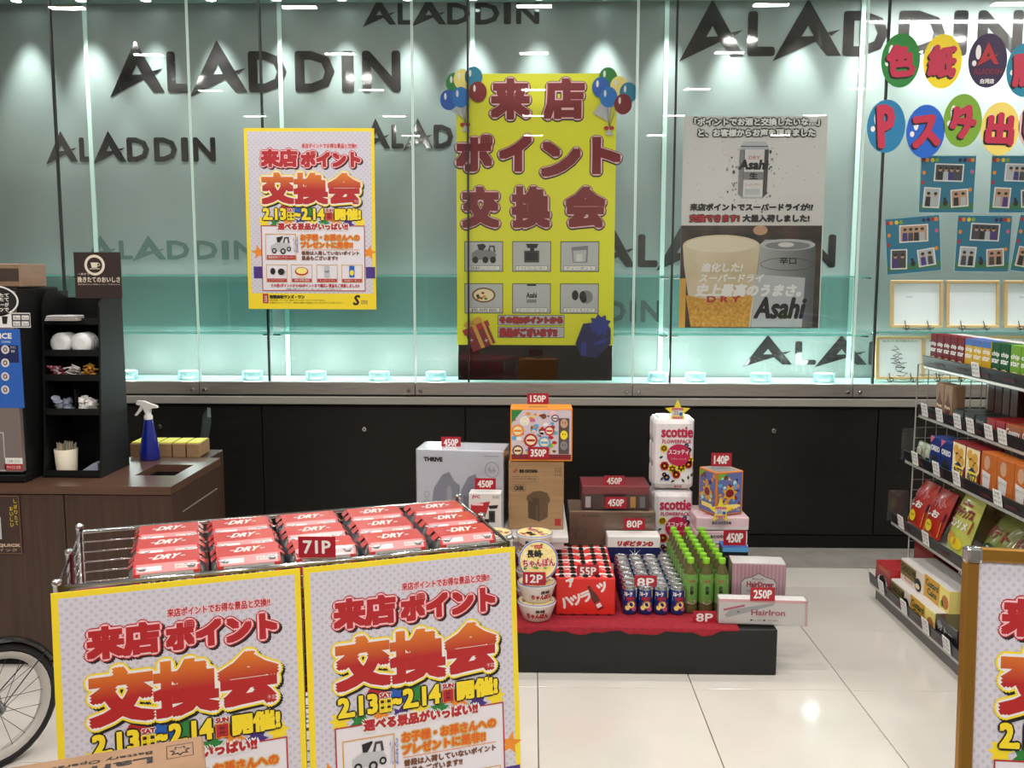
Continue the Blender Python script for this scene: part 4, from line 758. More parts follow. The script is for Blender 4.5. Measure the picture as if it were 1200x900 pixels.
# six-packs
pw, pd, ph = .180, .130, .122
PR = M('pack_red', (202, 62, 62), rough=.22, coat=.5); PRL = M('pack_pale_red', (226, 150, 152), rough=.25, coat=.4); ALU = M('can_aluminium', (190, 194, 198), rough=.22, metal=.9)
def beer_pack():
    o = empty('beer_six_pack')
    w2, d2 = pw/2-.014, pd/2; ch = .020
    pr = [(-d2+.004, .003), (-d2, .02), (-d2, ph-ch), (-d2+ch, ph), (d2-ch, ph), (d2, ph-ch), (d2, .02), (d2-.004, .003)]
    n = len(pr); V = [(s_*w2, y, z) for s_ in (-1, 1) for y, z in pr]; mb = MB(); mb.add(V, [(i, (i+1) % n, n+(i+1) % n, n+i) for i in range(n)], PR)
    # lugs of the wrap folded between the cans
    for s_ in (-1, 1):
        for z, y0, y1 in ((ph-.001, -d2+ch, -.008), (ph-.001, .008, d2-ch)):
            mb.poly([(0, 0)]*4, PR) if 0 else mb.add([(s_*w2, y0, z), (s_*w2, y1, z), (s_*(w2+.014), (y0+y1)/2+.016, z-.012), (s_*(w2+.014), (y0+y1)/2-.016, z-.012)], [(0, 1, 2, 3)], PR)
    mb.build('cardboard_wrap', o)
    mb = MB()
    for s_ in (-1, 1):
        for y in (-.0325, .0325): mb.lathe([(.025, .003), (.0325, .01), (.0325, ph-.024), (.0265, ph-.010), (.0262, ph-.006), (.024, ph-.0085)], ALU, (s_*(pw/2-.0335), y, 0), 14)
    tag(mb.build('cans', o), kind='stuff'); o.children[-1]
    P_ = MB(); P_.P = plane((-w2, -d2+ch, ph), (1, 0, 0), (0, 1, 0)); W2 = 2*w2; D2 = pd-2*ch
    P_.text('DRY', W2*.32, D2*.30, W2*.68, D2*.72, OFFW, 1, bold=.0016, skew=.3); P_.rect(W2*.22, D2*.45, W2*.29, D2*.52, OFFW); P_.rect(W2*.71, D2*.45, W2*.78, D2*.52, OFFW)
    P_.P = plane((-w2, -d2, ph-ch), (1, 0, 0), (0, 1, 1)); P_.rect(.006, .001, W2-.006, .0265, PRL, 1); P_.rect(W2*.06, .006, W2*.42, .019, WHITE, 2); P_.rect(W2*.62, .008, W2*.95, .020, OFFW, 2); P_.text('ポイント応募', W2*.64, .010, W2*.93, .018, RED, 3)
    P_.P = plane((-w2, -d2, .02)); h2 = ph-ch-.02; P_.rect(W2*.10, .004, W2*.9, h2, LGREY, 1); P_.text('スーパードライ', W2*.13, h2*.84, W2*.44, h2*.94, BLACK, 2, bold=.0003); P_.text('史上最高の', W2*.12, h2*.58, W2*.60, h2*.80, BLACK, 2, bold=.0009); P_.text('うまさ。', W2*.12, h2*.30, W2*.48, h2*.52, BLACK, 2, bold=.0009)
    P_.ring(W2*.75, h2*.60, W2*.14, h2*.33, .003, GREYP, 2); P_.ell(W2*.75, h2*.66, W2*.11, h2*.18, OFFW, 2); P_.ell(W2*.75, h2*.68, W2*.06, h2*.08, GREYP, 3); P_.rect(W2*.61, h2*.05, W2*.89, h2*.4, OFFW, 2)
    P_.build('print', o); return o
PKZ = zR-.102; bpk = None; ords = ['leftmost', 'second from the left', 'middle', 'second from the right', 'rightmost']
packz = [.722-.006, .718, .716]
for r_, (v_, nm) in enumerate(((.110, 'front'), (.248, 'middle'), (.386, 'back'))):
    for c_ in range(5):
        if bpk is None: bpk = beer_pack(); o = bpk
        else: o = copy_tree(bpk)
        x = .236+c_*.190+rr.uniform(-.002, .002); dz = 0
        p = CART @ Vector((x, v_, PKZ)); o.location = (p.x, p.y, p.z); o.rotation_euler = (0, 0, th_+rr.uniform(-.012, .012)); tag(o, 'red-wrapped six-pack of beer cans in the cart, %s row, %s' % (nm, ords[c_]), 'beer pack', 'beer six-packs in the wire cart')
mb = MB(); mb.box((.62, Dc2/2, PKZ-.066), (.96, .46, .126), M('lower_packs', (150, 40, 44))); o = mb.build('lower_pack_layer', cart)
# posters clipped to the cart front
def cp(x, z, dy=-.016): return CART @ Vector((x, dy, z))
lean = -.03
p2 = copy_tree(ep); p1 = copy_tree(ep)
for o, x0, nm in ((p1, -.012, 'left'), (p2, .552, 'right')):
    A = cp(x0, zR-.012-.765, -.016+lean*2.3); B = cp(x0+.556, zR-.012-.765, -.016+lean*2.3); Cc = cp(x0, zR-.004, -.018)
    place_poster(o, A, B, Cc, 'yellow-edged event poster on the cart front, %s of the two' % nm, 'event posters on the cart'); del o['group']

# ---------------------------------------------------------------- price tags
def price(text, px0, py0, px1, py1, Y, zbase, label, holder=True, w_extra=0):
    a = at(px0, py1, Y); b_ = at(px1, py0, Y); o = empty('price_tag', ((a.x+b_.x)/2, Y, a.z)); tag(o, label, 'price tag', 'red point price tags')
    W2, H2 = b_.x-a.x, b_.z-a.z; MB().box((0, 0, H2/2), (W2, .002, H2), TAGRED).build('plate', o)
    t = MB(); t.P = plane((-W2/2, -.0012, 0)); m_ = H2*.16; t.text(text, W2*.14, H2*.2, W2*.86, H2*.8, WHITE, 1, bold=H2*.025, n=6); t.build('lettering', o)
    if zbase is not None:
        d = a.z-zbase; h = MB(); h.box((0, .0035, (H2*.9-d)/2), (W2*.9, .002, H2*.9+d), FILM)
        h.box((0, .012, -d+.001), (W2*.9, .02, .002), FILM); h.build('acrylic_stand', o)
    return o
c71 = CART @ Vector((.55, .045, 0)); price('71P', 350, 629, 393, 653, c71.y, None, 'red price tag reading 71P standing on the beer packs')

# ---------------------------------------------------------------- leaning big cardboard box, bottom left
zc = .76; q1 = on(238, 861, zc); q0 = on(8, 899, zc); an = math.atan2(q1.y-q0.y, q1.x-q0.x)
o = empty('cardboard_box', q1.copy(), an); o.location.z = 0; tag(o, 'large cardboard box with upside-down lettering in the bottom left corner', 'box')
MB().box((-.36, -.16, zc/2), (.72, .32, zc), CARD3, bev=.004).build('carton', o)
MB().box((-.36, -.107, zc+.0015), (.72, .21, .003), CARD3, bev=.001).build('flap', o) if 0 else None
MB().box((-.36, -.205, zc+.0015), (.718, .225, .003), CARD3, bev=.001).build('flap', o)
mb = MB(); mb.P = plane((0, 0, zc+.0002), (-1, 0, 0), (0, -1, 0))
mb.text('Land Rover', .085, .050, .42, .070, BLACK, 1, bold=.0012); mb.text('Battery Operated Ride-On', .085, .026, .36, .040, BLACK, 1, bold=.0004)
mb.frame(.018, .022, .062, .068, .0012, BLACK, 1); mb.star(.040, .045, .018, BLACK, 1, n=7, k=.6); mb.star(.040, .045, .013, CARD3, 2, n=7, k=.6); mb.build('lettering', o)

# ---------------------------------------------------------------- child's bicycle, wheel at the left edge
wx = on(-3, 900, 0); Yw = 2.78; cw = at(-4, 864, Yw); Rw = .205; wa = math.radians(57)
bk = empty('childrens_bicycle', (cw.x, Yw, 0), wa); tag(bk, 'small bicycle with a black tyre and white rim, cut off by the left edge', 'bicycle')
TY = M('tyre_rubber', (26, 25, 28), rough=.6); RIM = M('white_rim', (196, 192, 186), rough=.35); BK = M('bicycle_black', (24, 26, 28), rough=.25, coat=.4)
def wheel(x):
    W = [(x+Rw*.935*math.cos(2*PI*i/36), 0, .205+Rw*.935*math.sin(2*PI*i/36)) for i in range(36)]; ty = MB().tube(W, Rw*.075, TY, 10, closed=True).build('tyre', bk)
    MB().add([(x+r*math.cos(2*PI*i/36), y, .205+r*math.sin(2*PI*i/36)) for (r, y) in ((Rw*.87, -.013), (Rw*.76, -.011), (Rw*.76, .011), (Rw*.87, .013)) for i in range(36)], [(k_*36+i, k_*36+(i+1) % 36, (k_+1)*36+(i+1) % 36, (k_+1)*36+i) for k_ in range(3) for i in range(36)], RIM, smooth=True).build('rim', bk)
    for i in range(20):
        a = 2*PI*i/20; s_ = (-1)**i; MB().tube([(x+.016*math.cos(a+.9*s_), s_*.022, .205+.016*math.sin(a+.9*s_)), (x+Rw*.77*math.cos(a), 0, .205+Rw*.77*math.sin(a))], .0011, BK, 5).build('spoke', bk)
    MB().lathe([(.01, -.04), (.022, -.032), (.022, -.024), (.014, -.02), (.014, .02), (.022, .024), (.022, .032), (.01, .04)], GREYP, n=14, X=Matrix.Translation((x, 0, .205)) @ Matrix.Rotation(PI/2, 4, 'X')).build('hub', bk)
    V = []; n = 16
    for i in range(n+1):
        a = math.radians(20+i*150/n); 
        for y, r in ((-.028, Rw*1.04), (-.018, Rw*1.08), (0, Rw*1.10), (.018, Rw*1.08), (.028, Rw*1.04)): V.append((x+r*math.cos(a), y, .205+r*math.sin(a)))
    mb = MB().add(V, [(i*5+k_, i*5+k_+1, (i+1)*5+k_+1, (i+1)*5+k_) for i in range(n) for k_ in range(4)], BK, smooth=True); mb.add([(x+Rw*1.04*math.cos(.35), s_*.028, .205+Rw*1.04*math.sin(.35)) for s_ in (-1, 1)]+[(x+Rw*1.16*math.cos(.18), s_*.012, .205+Rw*1.16*math.sin(.18)) for s_ in (1, -1)], [(0, 1, 2, 3)], BK); mb.build('mudguard', bk)
    for s_ in (-1, 1): MB().tube([(x, s_*.038, .205), (x+Rw*1.04*math.cos(.7), s_*.024, .205+Rw*1.04*math.sin(.7))], .002, BK, 6).build('mudguard_stay', bk)
wheel(0); wheel(-.72)
FRM = M('bicycle_frame', (60, 62, 66), rough=.25, coat=.5)
MB().tube([(-.0, .05, .205), (-.10, .045, .42), (-.12, 0, .5), (-.16, 0, .66)], .011, FRM).tube([(-.0, -.05, .205), (-.10, -.045, .42), (-.12, 0, .5)], .011, FRM).tube([(-.125, 0, .48), (-.42, 0, .24), (-.72, .04, .205)], .014, FRM).tube([(-.42, 0, .24), (-.52, 0, .55)], .012, FRM).build('frame', bk)
MB().tube([(-.22, .24, .72), (-.15, .12, .72), (-.15, 0, .67), (-.15, -.12, .72), (-.22, -.24, .72)], .010, CHROME).build('handlebar', bk); MB().box((-.53, 0, .57), (.2, .12, .05), BK, bev=.02).build('saddle', bk)
MB().tube([(.0, -.045, .19), (-.02, -.05, .12), (-.09, -.05, .1)], .006, CHROME).build('training_bracket', bk) if 0 else None

# ---------------------------------------------------------------- prize platform
PY = 3.54; PZ = .191; pr_ = at(911, 750, PY).x; pl_ = -.62
pf = empty('display_platform', ((pr_+pl_)/2, PY+.55, 0)); tag(pf, 'low black platform carrying the point prizes', 'platform')
MB().box((0, 0, PZ/2), (pr_-pl_, 1.10, PZ-.002), BLACKC, bev=.004).build('box', pf)
MB().box(((at(688, 760, PY).x)-pf.location.x, -.5505, PZ/2), (.003, .001, PZ-.01), BLACK).build('joint', pf)
cl = MB(); xe = at(866, 740, PY).x; n = 40; V = []
for i in range(n+1):
    x = pl_-.0+(xe-pl_)*i/n; sag = .018+.008*math.sin(i*.9)+.005*math.sin(i*2.3); sag = sag if i < n-2 else .006
    V += [(x, PY+1.08, PZ+.002), (x, PY-.001, PZ+.0035), (x, PY-.0065, PZ+.001), (x, PY-.007, PZ-sag)]
cl.add(V, [(i*4+k_, i*4+k_+1, (i+1)*4+k_+1, (i+1)*4+k_) for i in range(n) for k_ in range(3)], REDCLOTH, smooth=True)
tag(cl.build('red_cloth'), 'red cloth spread over the black platform and hanging over its front edge', 'cloth')
PZ += .0045
# white low table behind the platform
tz = on(640, 610, .45); tb = empty('white_low_table', (-.17, 4.225, 0)); tag(tb, 'white low table standing behind the noodle bowls', 'table')
TW = .66; TX = -.17; tz = .452
MB().box((0, 0, tz-.014), (TW, .62, .028), OFFW, bev=.004).build('tabletop', tb); MB().box((0, -.30, tz-.042), (TW-.04, .012, .03), M('table_apron', (196, 184, 190))).build('apron', tb)
for sx in (-1, 1):
    for sy in (-1, 1): MB().tube([(sx*(TW/2-.09), sy*.26, PZ+.0005), (sx*(TW/2-.09), sy*.26, tz-.03)], .012, OFFW, 8).build('leg', tb)


def carton(name, label, cat, px0, px1, pyt, pyb, Y, z0, D, mat, rz_=0, film=False, bev=.003, group=None, h=None):
    """box whose front face spans px0..px1 and pyt..; stands on z0"""
    a = at(px0, pyb, Y); b_ = at(px1, pyt, Y); W2 = (b_.x-a.x)/(math.cos(rz_) if rz_ else 1); z0 = a.z if z0 is None else z0; H2 = b_.z-z0
    cx = (a.x+b_.x)/2; o = empty(name, (cx-math.sin(rz_)*D/2, Y+math.cos(rz_)*D/2, z0+.0005), rz_); tag(o, label, cat, group)
    MB().box((0, 0, H2/2), (W2, D, H2), mat, bev=bev).build('carton', o)
    if film: MB().box((0, 0, H2/2+.0005), (W2+.004, D+.004, H2+.003), FILM, bev=.002).build('wrapping_film', o)
    mb = MB(); mb.P = front(W2, D, H2); return o, mb, W2, H2, D
def tx(mb, W, H, s, x0, y0, x1, y1, mat, l=2, bold=0, **k_):   # fractions of the face, y from the top
    mb.text(s, x0*W, (1-y1)*H, x1*W, (1-y0)*H, mat, l, bold=bold*H, n=6, **k_)
def rc(mb, W, H, x0, y0, x1, y1, mat, l=1): mb.rect(x0*W, (1-y1)*H, x1*W, (1-y0)*H, mat, l)
# massager box
Yt = 4.02
o, mb, W, H, D = carton('massager_box', 'large silver-white massager carton wrapped in clear film on the low table', 'box', 488, 590, 528, 612, Yt+.03, tz, .19, M('silver_carton', (222, 224, 234), rough=.4), -.10, True)
tx(mb, W, H, 'THRIVE', .09, .10, .30, .15, BLACK, bold=.006); tx(mb, W, H, 'MASSAGER SERIES', .78, .06, .94, .075, GREYP)
GS = M('silver_shape', (158, 160, 176)); GS2 = M('silver_shape_dark', (132, 134, 150))
mb.ring(.87*W, .76*H, .08*W, .10*H, .002, GREYP, 2); tx(mb, W, H, 'もみ', .83, .21, .91, .28, GREYP)
mb.poly([(x*W, y*H) for x, y in ((.17, .25), (.20, .5), (.30, .68), (.38, .72), (.44, .6), (.5, .55), (.50, .25), (.42, .08), (.2, .1))], GS, 2); mb.poly([(x*W, y*H) for x, y in ((.50, .25), (.52, .5), (.60, .66), (.68, .70), (.74, .55), (.76, .3), (.72, .08), (.55, .05))], GS, 2)
mb.poly([(x*W, y*H) for x, y in ((.18, .25), (.30, .30), (.34, .1), (.25, .02), (.17, .1))], GS2, 3); mb.poly([(x*W, y*H) for x, y in ((.54, .42), (.74, .42), (.70, .1), (.56, .08))], GS2, 3); mb.ell(.38*W, .42*H, .03*W, .12*H, LGREY, 4)
for i in range(4): mb.ring(.12*W, (.12+.1*i)*H, .03*W, .04*H, .0015, GREYP, 2, 14)
mb.build('print', o)
o, mb, W, H, D = carton('drive_recorder_box', 'small white and red drive recorder box in front of the massager carton', 'box', 549.5, 587, 578, 608, 3.94, tz, .07, WHITE, -.05)
rc(mb, W, H, .03, .02, .97, .98, OFFW); tx(mb, W, H, 'JVC', .10, .06, .34, .14, MAG, bold=.006); tx(mb, W, H, 'Full HD', .74, .06, .94, .13, BLACK)
mb.poly([(.06*W, .72*H), (.66*W, .80*H), (.52*W, .45*H), (.06*W, .35*H)], RED, 2); mb.poly([(.06*W, .45*H), (.5*W, .45*H), (.5*W, .12*H), (.06*W, .12*H)], M('maroon', (96, 22, 30)), 3); rc(mb, W, H, .35, .62, .62, .95, BLACK, 4)
mb.rect(.62*W, .30*H, .82*W, .58*H, DGREY, 4); mb.rect(.66*W, .34*H, .78*W, .54*H, BLACK, 5); mb.poly([(.60*W, .70*H), (.92*W, .72*H), (.88*W, .64*H), (.66*W, .62*H)], BLACK, 4); rc(mb, W, H, .10, .25, .45, .30, PINKL, 4); mb.build('print', o)
# water-boiler carton and toy box on it
o, mb, W, H, D = carton('boiler_carton', 'brown cardboard carton with a printed electric water boiler', 'box', 596, 661, 541, 608, 4.03, tz, .24, CARD, 0)
tx(mb, W, H, 'IRIS OHYAMA', .20, .12, .52, .165, BLACK, bold=.004); mb.frame(.06*W, .86*H, .16*W, .89*H, .001, RED, 2)
mb.poly([(.07*W, .83*H), (.12*W, .89*H), (.17*W, .89*H), (.11*W, .83*H)], M('iris_red', (150, 70, 50)), 2); mb.frame(.06*W, .70*H, .54*W, .78*H, .0012, DGREY, 2); tx(mb, W, H, 'ジャーポット IMHD-022', .10, .23, .5, .28, DGREY); mb.frame(.06*W, .56*H, .31*W, .66*H, .0015, DGREY, 2); tx(mb, W, H, 'CB:BK', .10, .36, .28, .42, BLACK, bold=.003); mb.frame(.84*W, .80*H, .95*W, .90*H, .0015, BLACK, 2); tx(mb, W, H, '↑↑', .86, .115, .93, .18, BLACK)
PD = M('pot_dark', (92, 72, 50)); PD2 = M('pot_darker', (72, 56, 40))
mb.poly([(x*W, y*H) for x, y in ((.34, .50), (.45, .56), (.58, .57), (.70, .54), (.75, .46), (.75, .40), (.72, .40), (.71, .18), (.56, .12), (.36, .17), (.35, .42), (.32, .44))], PD, 2); mb.poly([(x*W, y*H) for x, y in ((.36, .42), (.56, .38), (.56, .12), (.36, .17))], PD2, 3); mb.poly([(x*W, y*H) for x, y in ((.42, .47), (.56, .46), (.55, .38), (.44, .40))], PD2, 4); mb.rect(.50*W, .14*H, .53*W, .36*H, PD, 5)
rc(mb, W, H, .84, .84, .95, .94, M('stamp_red', (160, 40, 36)), 2)
mb.P = topf(W, D, H); mb.text('THERMO AIR POT', .1*W, .05*D, .45*W, .12*D, DGREY, 1); mb.build('print', o)
topz = tz+H
o, mb, W, H, D = carton('toy_box', 'orange-edged toy box covered with small pictures, on the boiler carton', 'box', 598, 671, 479, 541, 4.02, topz+.003, .14, ORG, 0)
rc(mb, W, H, .02, .03, .98, .97, M('toy_lilac', (206, 190, 200))); rc(mb, W, H, .02, .87, .98, .97, DRED, 2); mb.poly([(.02*W, .97*H), (.20*W, .97*H), (.02*W, .72*H)], GREEN, 3)
rr2 = random.Random(11)
for i in range(70):
    x, y = rr2.uniform(.05, .76), rr2.uniform(.15, .93); s = rr2.uniform(.02, .05); m_ = rr2.choice([RED, ORG, SKYB, PINK, YEL, WHITE, BROWN, LIME, PINKL, SKYB]); mb.ell(x*W, y*H, s*W, s*W*rr2.uniform(.5, 1), m_, 4+(i % 3)*.4, 9)
for x, y, s, m_ in ((.23, .76, .08, WHITE), (.12, .58, .1, ORG), (.33, .40, .11, RED), (.55, .36, .10, SKYB), (.12, .2, .09, BROWN), (.72, .82, .06, PURP), (.63, .58, .08, MAG)): mb.ell(x*W, y*H, s*W, s*W, m_, 6, 16); mb.ell(x*W, y*H, s*W*.72, s*W*.7, CREAM, 7, 14); mb.rect((x-s*.6)*W, y*H-.2*s*W, (x+s*.6)*W, y*H+.15*s*W, m_, 8)
rc(mb, W, H, .78, .18, .95, .86, M('toy_window', (88, 72, 66)), 6)
for y, m_ in ((.28, SKIN), (.5, YEL), (.70, GREYP)): mb.ell(.865*W, (1-y)*H, .06*W, .075*W, m_, 7, 14); mb.ell(.845*W, (1-y)*H+.003, .008*W, .012*W, BLACK, 8, 6); mb.ell(.885*W, (1-y)*H+.003, .008*W, .012*W, BLACK, 8, 6)
mb.build('print', o); ttz = topz+H
price('150P', 618, 461, 643, 473.5, 4.05, ttz+.004, 'red price tag reading 150P on top of the toy box'); price('350P', 618.5, 524, 643.5, 537.5, 4.012, None, 'red price tag reading 350P stuck where the toy box meets the carton')
price('450P', 517, 512, 540, 525, 4.14, None, 'red price tag reading 450P on top of the silver massager carton'); price('450P', 556.5, 560.5, 581, 573.5, 3.95, None, 'red price tag reading 450P on the small drive recorder box')
# noodle bowls
BW = M('bowl_white', (224, 218, 210), rough=.4); LIDY = noisy(M('lid_yellow'), (232, 200, 110), (238, 224, 168), scale=(50, 50, 50), nscale=1)
def noodle():
    o = empty('noodle_bowl'); R = .078
    MB().lathe([(R*.66, 0), (R*.72, .003), (R*.96, .06), (R*1.0, .066), (R*1.02, .072), (R, .075)], BW, n=32).build('bowl', o)
    l = MB().lathe([(R*1.0, .0752), (R*.99, .0765), (R*.94, .0768)], M('lid_rim_blue', (70, 110, 190), rough=.3), n=32, cap=False).build('lid_rim', o)
    l = MB(); l.lathe([(R*.945, .0745), (R*.945, .0767)], LIDY, n=32); l.build('lid', o)
    mb = MB(); mb.P = plane((0, 0, .0768), (1, 0, 0), (0, 1, 0)); rg = random.Random(3)
    for i in range(34): an, r = rg.uniform(0, 6.28), R*.9*math.sqrt(rg.random()); mb.ell(r*.92*math.cos(an), r*.92*math.sin(an), rg.uniform(.003, .009), rg.uniform(.003, .006), rg.choice([PYEL, LIME, ORG, CREAM, GREEN, CREAM, WHITE, SKIN]), 1, 8)
    mb.rect(-.016, .048, .016, .062, M('chanpon_red', (190, 60, 30)), 2); mb.text('長崎', -.045, .012, .012, .042, BLACK, 3, bold=.0012); mb.text('ちゃんぽん', -.062, -.024, .066, .008, WHITE, 3, bold=.003, n=6, rot=.04); mb.text('ちゃんぽん', -.062, -.024, .066, .008, RED, 4, bold=.0014, n=6, rot=.04); mb.text('マルタイ', -.012, .052, .012, .058, WHITE, 3)
    mb.build('lid_print', o)
    mb = MB()          # lettering around the bowl
    for a0 in (-PI/2+.05, -PI/2+2.1, PI/2+.6):
        s_ = MB(); s_.text('ちゃんぽん', -.045, .018, .045, .040, RED, 0, bold=.0016, n=6); s_.text('長崎', -.01, .042, .03, .056, BLACK, 0, bold=.0006, n=6)
        V = []
        for (x, y, z) in s_.v:
            f = (y-.003)/.057; r = R*(.72+.24*f)+.0006; a = a0+x/r; V.append((r*math.cos(a), r*math.sin(a), y))
        k0 = 0
        for m_ in s_.mats:
            mb.add(V, [s_.f[i] for i in range(len(s_.f)) if s_.mats[s_.mi[i]] == m_], m_)
    mb.build('side_print', o); return o
nb = noodle()
def bowl(x, y, z, label, rot=(0, 0, 0)):
    global nb
    o = copy_tree(nb) if nb.get('label') else nb; o.location = (x, y, z); o.rotation_euler = rot; tag(o, label, 'noodle bowl', 'noodle bowls'); return o
bx0 = on(629, 733, PZ); xb, yb_ = bx0.x, bx0.y+.085
bowl(xb, yb_, PZ+.001, 'noodle bowl at the bottom of the front stack'); bowl(xb, yb_, PZ+.079, 'noodle bowl second in the front stack, under the tilted one', (0, 0, .3))
tl = bowl(xb+.0, yb_+.012, PZ+.235, 'noodle bowl tilted up to show its round yellow lid', (math.radians(76), 0, .03)); tl.location = (xb+.003, yb_+.03, PZ+.157+.078)
lvl = ['lowest', 'second', 'third', 'topmost']
for k_ in range(4): bowl(xb-.01, yb_+.165, PZ+.001+.078*k_, '%s noodle bowl of the stack behind the tilted one' % lvl[k_], (0, 0, k_*.7))
for k_ in range(4): bowl(xb-.18, yb_+.16, PZ+.001+.078*k_, '%s noodle bowl of the stack seen through the cart rail' % lvl[k_], (0, 0, k_*.9))
price('12P', 612.5, 670.5, 639.5, 685.5, yb_-.085, None, 'red price tag reading 12P in front of the noodle bowls')
# tonic drink packs
o1 = None; hx0_, hx1_ = at(651, 722, 3.66).x, at(721, 722, 3.66).x; Wp = hx1_-hx0_; Dp, Hp = .09, .158
def tonic():
    o = empty('tonic_drink_pack'); R_ = M('tonic_red', (214, 40, 32), rough=.4); w2, d2 = Wp/2, Dp/2-.001
    MB().box((0, 0, Hp/2), (Wp-.002, Dp-.003, Hp), R_, bev=.006).build('carton', o)
    mb = MB(); mb.P = front(Wp, Dp-.003, Hp)
    rot_ = .42
    for ch, x, y, s in (('ハ', .045, .055, .040), ('ツ', .085, .066, .040), ('ラ', .125, .080, .040), ('ツ', .19, .12, .036), ('ア', .062, .138, .03)): mb.text(ch, x-s/2, y-s/2, x+s/2, y+s/2, WHITE, 1, bold=.003, rot=rot_)
    X = mb.P @ Matrix.Translation((.16, .075, 0)) @ Matrix.Rotation(.5, 4, 'Z'); DB = M('amber_bottle', (92, 34, 28), rough=.25)
    mb.poly([(-.014, -.055), (.014, -.055), (.014, .01), (.006, .035), (.006, .055), (-.006, .055), (-.006, .035), (-.014, .01)], DB, 3, X); mb.rect(-.014, -.05, .014, -.02, RED, 4, X); mb.rect(-.01, -.045, .01, -.028, WHITE, 5, X)
    for i in range(5): mb.rect(Wp*(.1+.2*i)-.008, 0, Wp*(.1+.2*i)+.008, .006, BLACK, 1)
    mb.P = topf(Wp, Dp-.003, Hp); mb.poly([(0, Dp*.30), (Wp*.2, Dp*.45), (Wp*.5, Dp*.3), (Wp*.8, Dp*.5), (Wp*.97, Dp*.35), (Wp*.97, Dp*.62), (Wp*.75, Dp*.72), (Wp*.5, Dp*.55), (Wp*.25, Dp*.7), (0, Dp*.55)], WHITE, 1)
    mb.text('ツラハ', .03, .008, Wp-.03, Dp*.3, WHITE, 1, bold=.002); mb.build('print', o)
    for i in range(5):
        for j in (-1, 1): MB().lathe([(.0095, -.012), (.0100, .004), (.0085, .007)], M('cap_black', (26, 22, 24), rough=.25), (Wp*(.1+.2*i)-Wp/2, j*Dp*.27-.001, Hp+.001), 12).lathe([(.013, .0), (.013, .0012)], BLACK, (Wp*(.1+.2*i)-Wp/2, j*Dp*.27-.001, Hp-.0002), 10).build('bottle_cap', o)
    return o
tk = tonic()
for k_ in range(5):
    o = tk if k_ == 0 else copy_tree(tk); o.location = ((hx0_+hx1_)/2, 3.66+Dp/2+k_*.094, PZ+.0005); tag(o, 'red tonic drink carton with black bottle caps, %s from the front' % ords_[k_] if 0 else 'red tonic drink carton with black bottle caps, %s of the row from the front' % ('first', 'second', 'third', 'fourth', 'last')[k_], 'drink carton', 'tonic drink cartons')
price('55P', 676, 662, 702, 676.5, 3.69, None, 'red price tag reading 55P on the red tonic cartons')
# fruit drink cans
CANB = M('can_blue', (36, 62, 140), rough=.28, metal=.35)
def can():
    o = empty('fruit_drink_can'); R = .0318
    MB().lathe([(.026, 0), (.029, .004), (R, .012), (R, .104)], CANB, n=24, cap=False).build('can_body', o)
    MB().lathe([(.0260, .0002), (.0262, .0035)], ALU, n=20).lathe([(R, .104), (.0272, .116), (.0272, .1195), (.0258, .1195), (.025, .1165)], ALU, n=24).build('can_top', o)
    MB().box((0, -.005, .1178), (.012, .02, .0015), ALU, bev=.0005).build('pull_tab', o)
    fl_ = MB(); fl_.poly([(-.03, .012), (.03, .012), (.03, .050), (.012, .060), (-.03, .040)], M('can_red', (170, 40, 40)), 1); fl_.poly([(.005, .09), (.032, .072), (.032, .102), (.0, .102)], YEL, 1)
    fl_.ell(.006, .044, .017, .017, ORG, 2, 16); fl_.ell(.006, .044, .013, .013, PYEL, 3, 16); fl_.ell(-.010, .030, .010, .010, PYEL, 2, 14); fl_.ell(.018, .026, .010, .010, PINK, 2, 12); fl_.text('フルーツ', -.026, .080, .008, .096, WHITE, 2, bold=.0012, n=6, skew=.1); fl_.text('NEW', -.014, .062, .022, .076, RED, 4, bold=.001, n=6); fl_.poly([(-.028, .06), (.002, .066), (.0, .078), (-.028, .076)], SKYB, 2); fl_.rect(-.02, .014, .02, .02, NAVY, 3)
    mb = MB()
    for a0 in (-PI/2, PI/2):
        V = [((R+.0004+z*.6)*math.cos(a0+x/R), (R+.0004+z*.6)*math.sin(a0+x/R), y) for x, y, z in fl_.v]
        for m_ in fl_.mats: mb.add(V, [fl_.f[i] for i in range(len(fl_.f)) if fl_.mats[fl_.mi[i]] == m_], m_)
    mb.build('can_print', o); return o
num = ['first', 'second', 'third', 'fourth', 'fifth', 'sixth', 'seventh', 'eighth']
cn = can(); c0 = at(740, 727, 3.67).x; step = .0665
for j in range(7):
    for i in range(4):
        o = cn if (i+j) == 0 else copy_tree(cn); o.location = (c0-.006+i*.0655+rr.uniform(-.0004, .0004), 3.70+j*step, PZ+.0005); o.rotation_euler = (0, 0, rr.uniform(-.25, .25)+(PI if i % 2 else 0))
        tag(o, 'blue and orange fruit drink can, %s from the left in the %s row' % (num[i], 'front' if j == 0 else num[j]), 'drink can', 'fruit drink cans')
price('8P', 743, 674.5, 770, 690, 3.70, None, 'red price tag reading 8P standing among the drink cans')
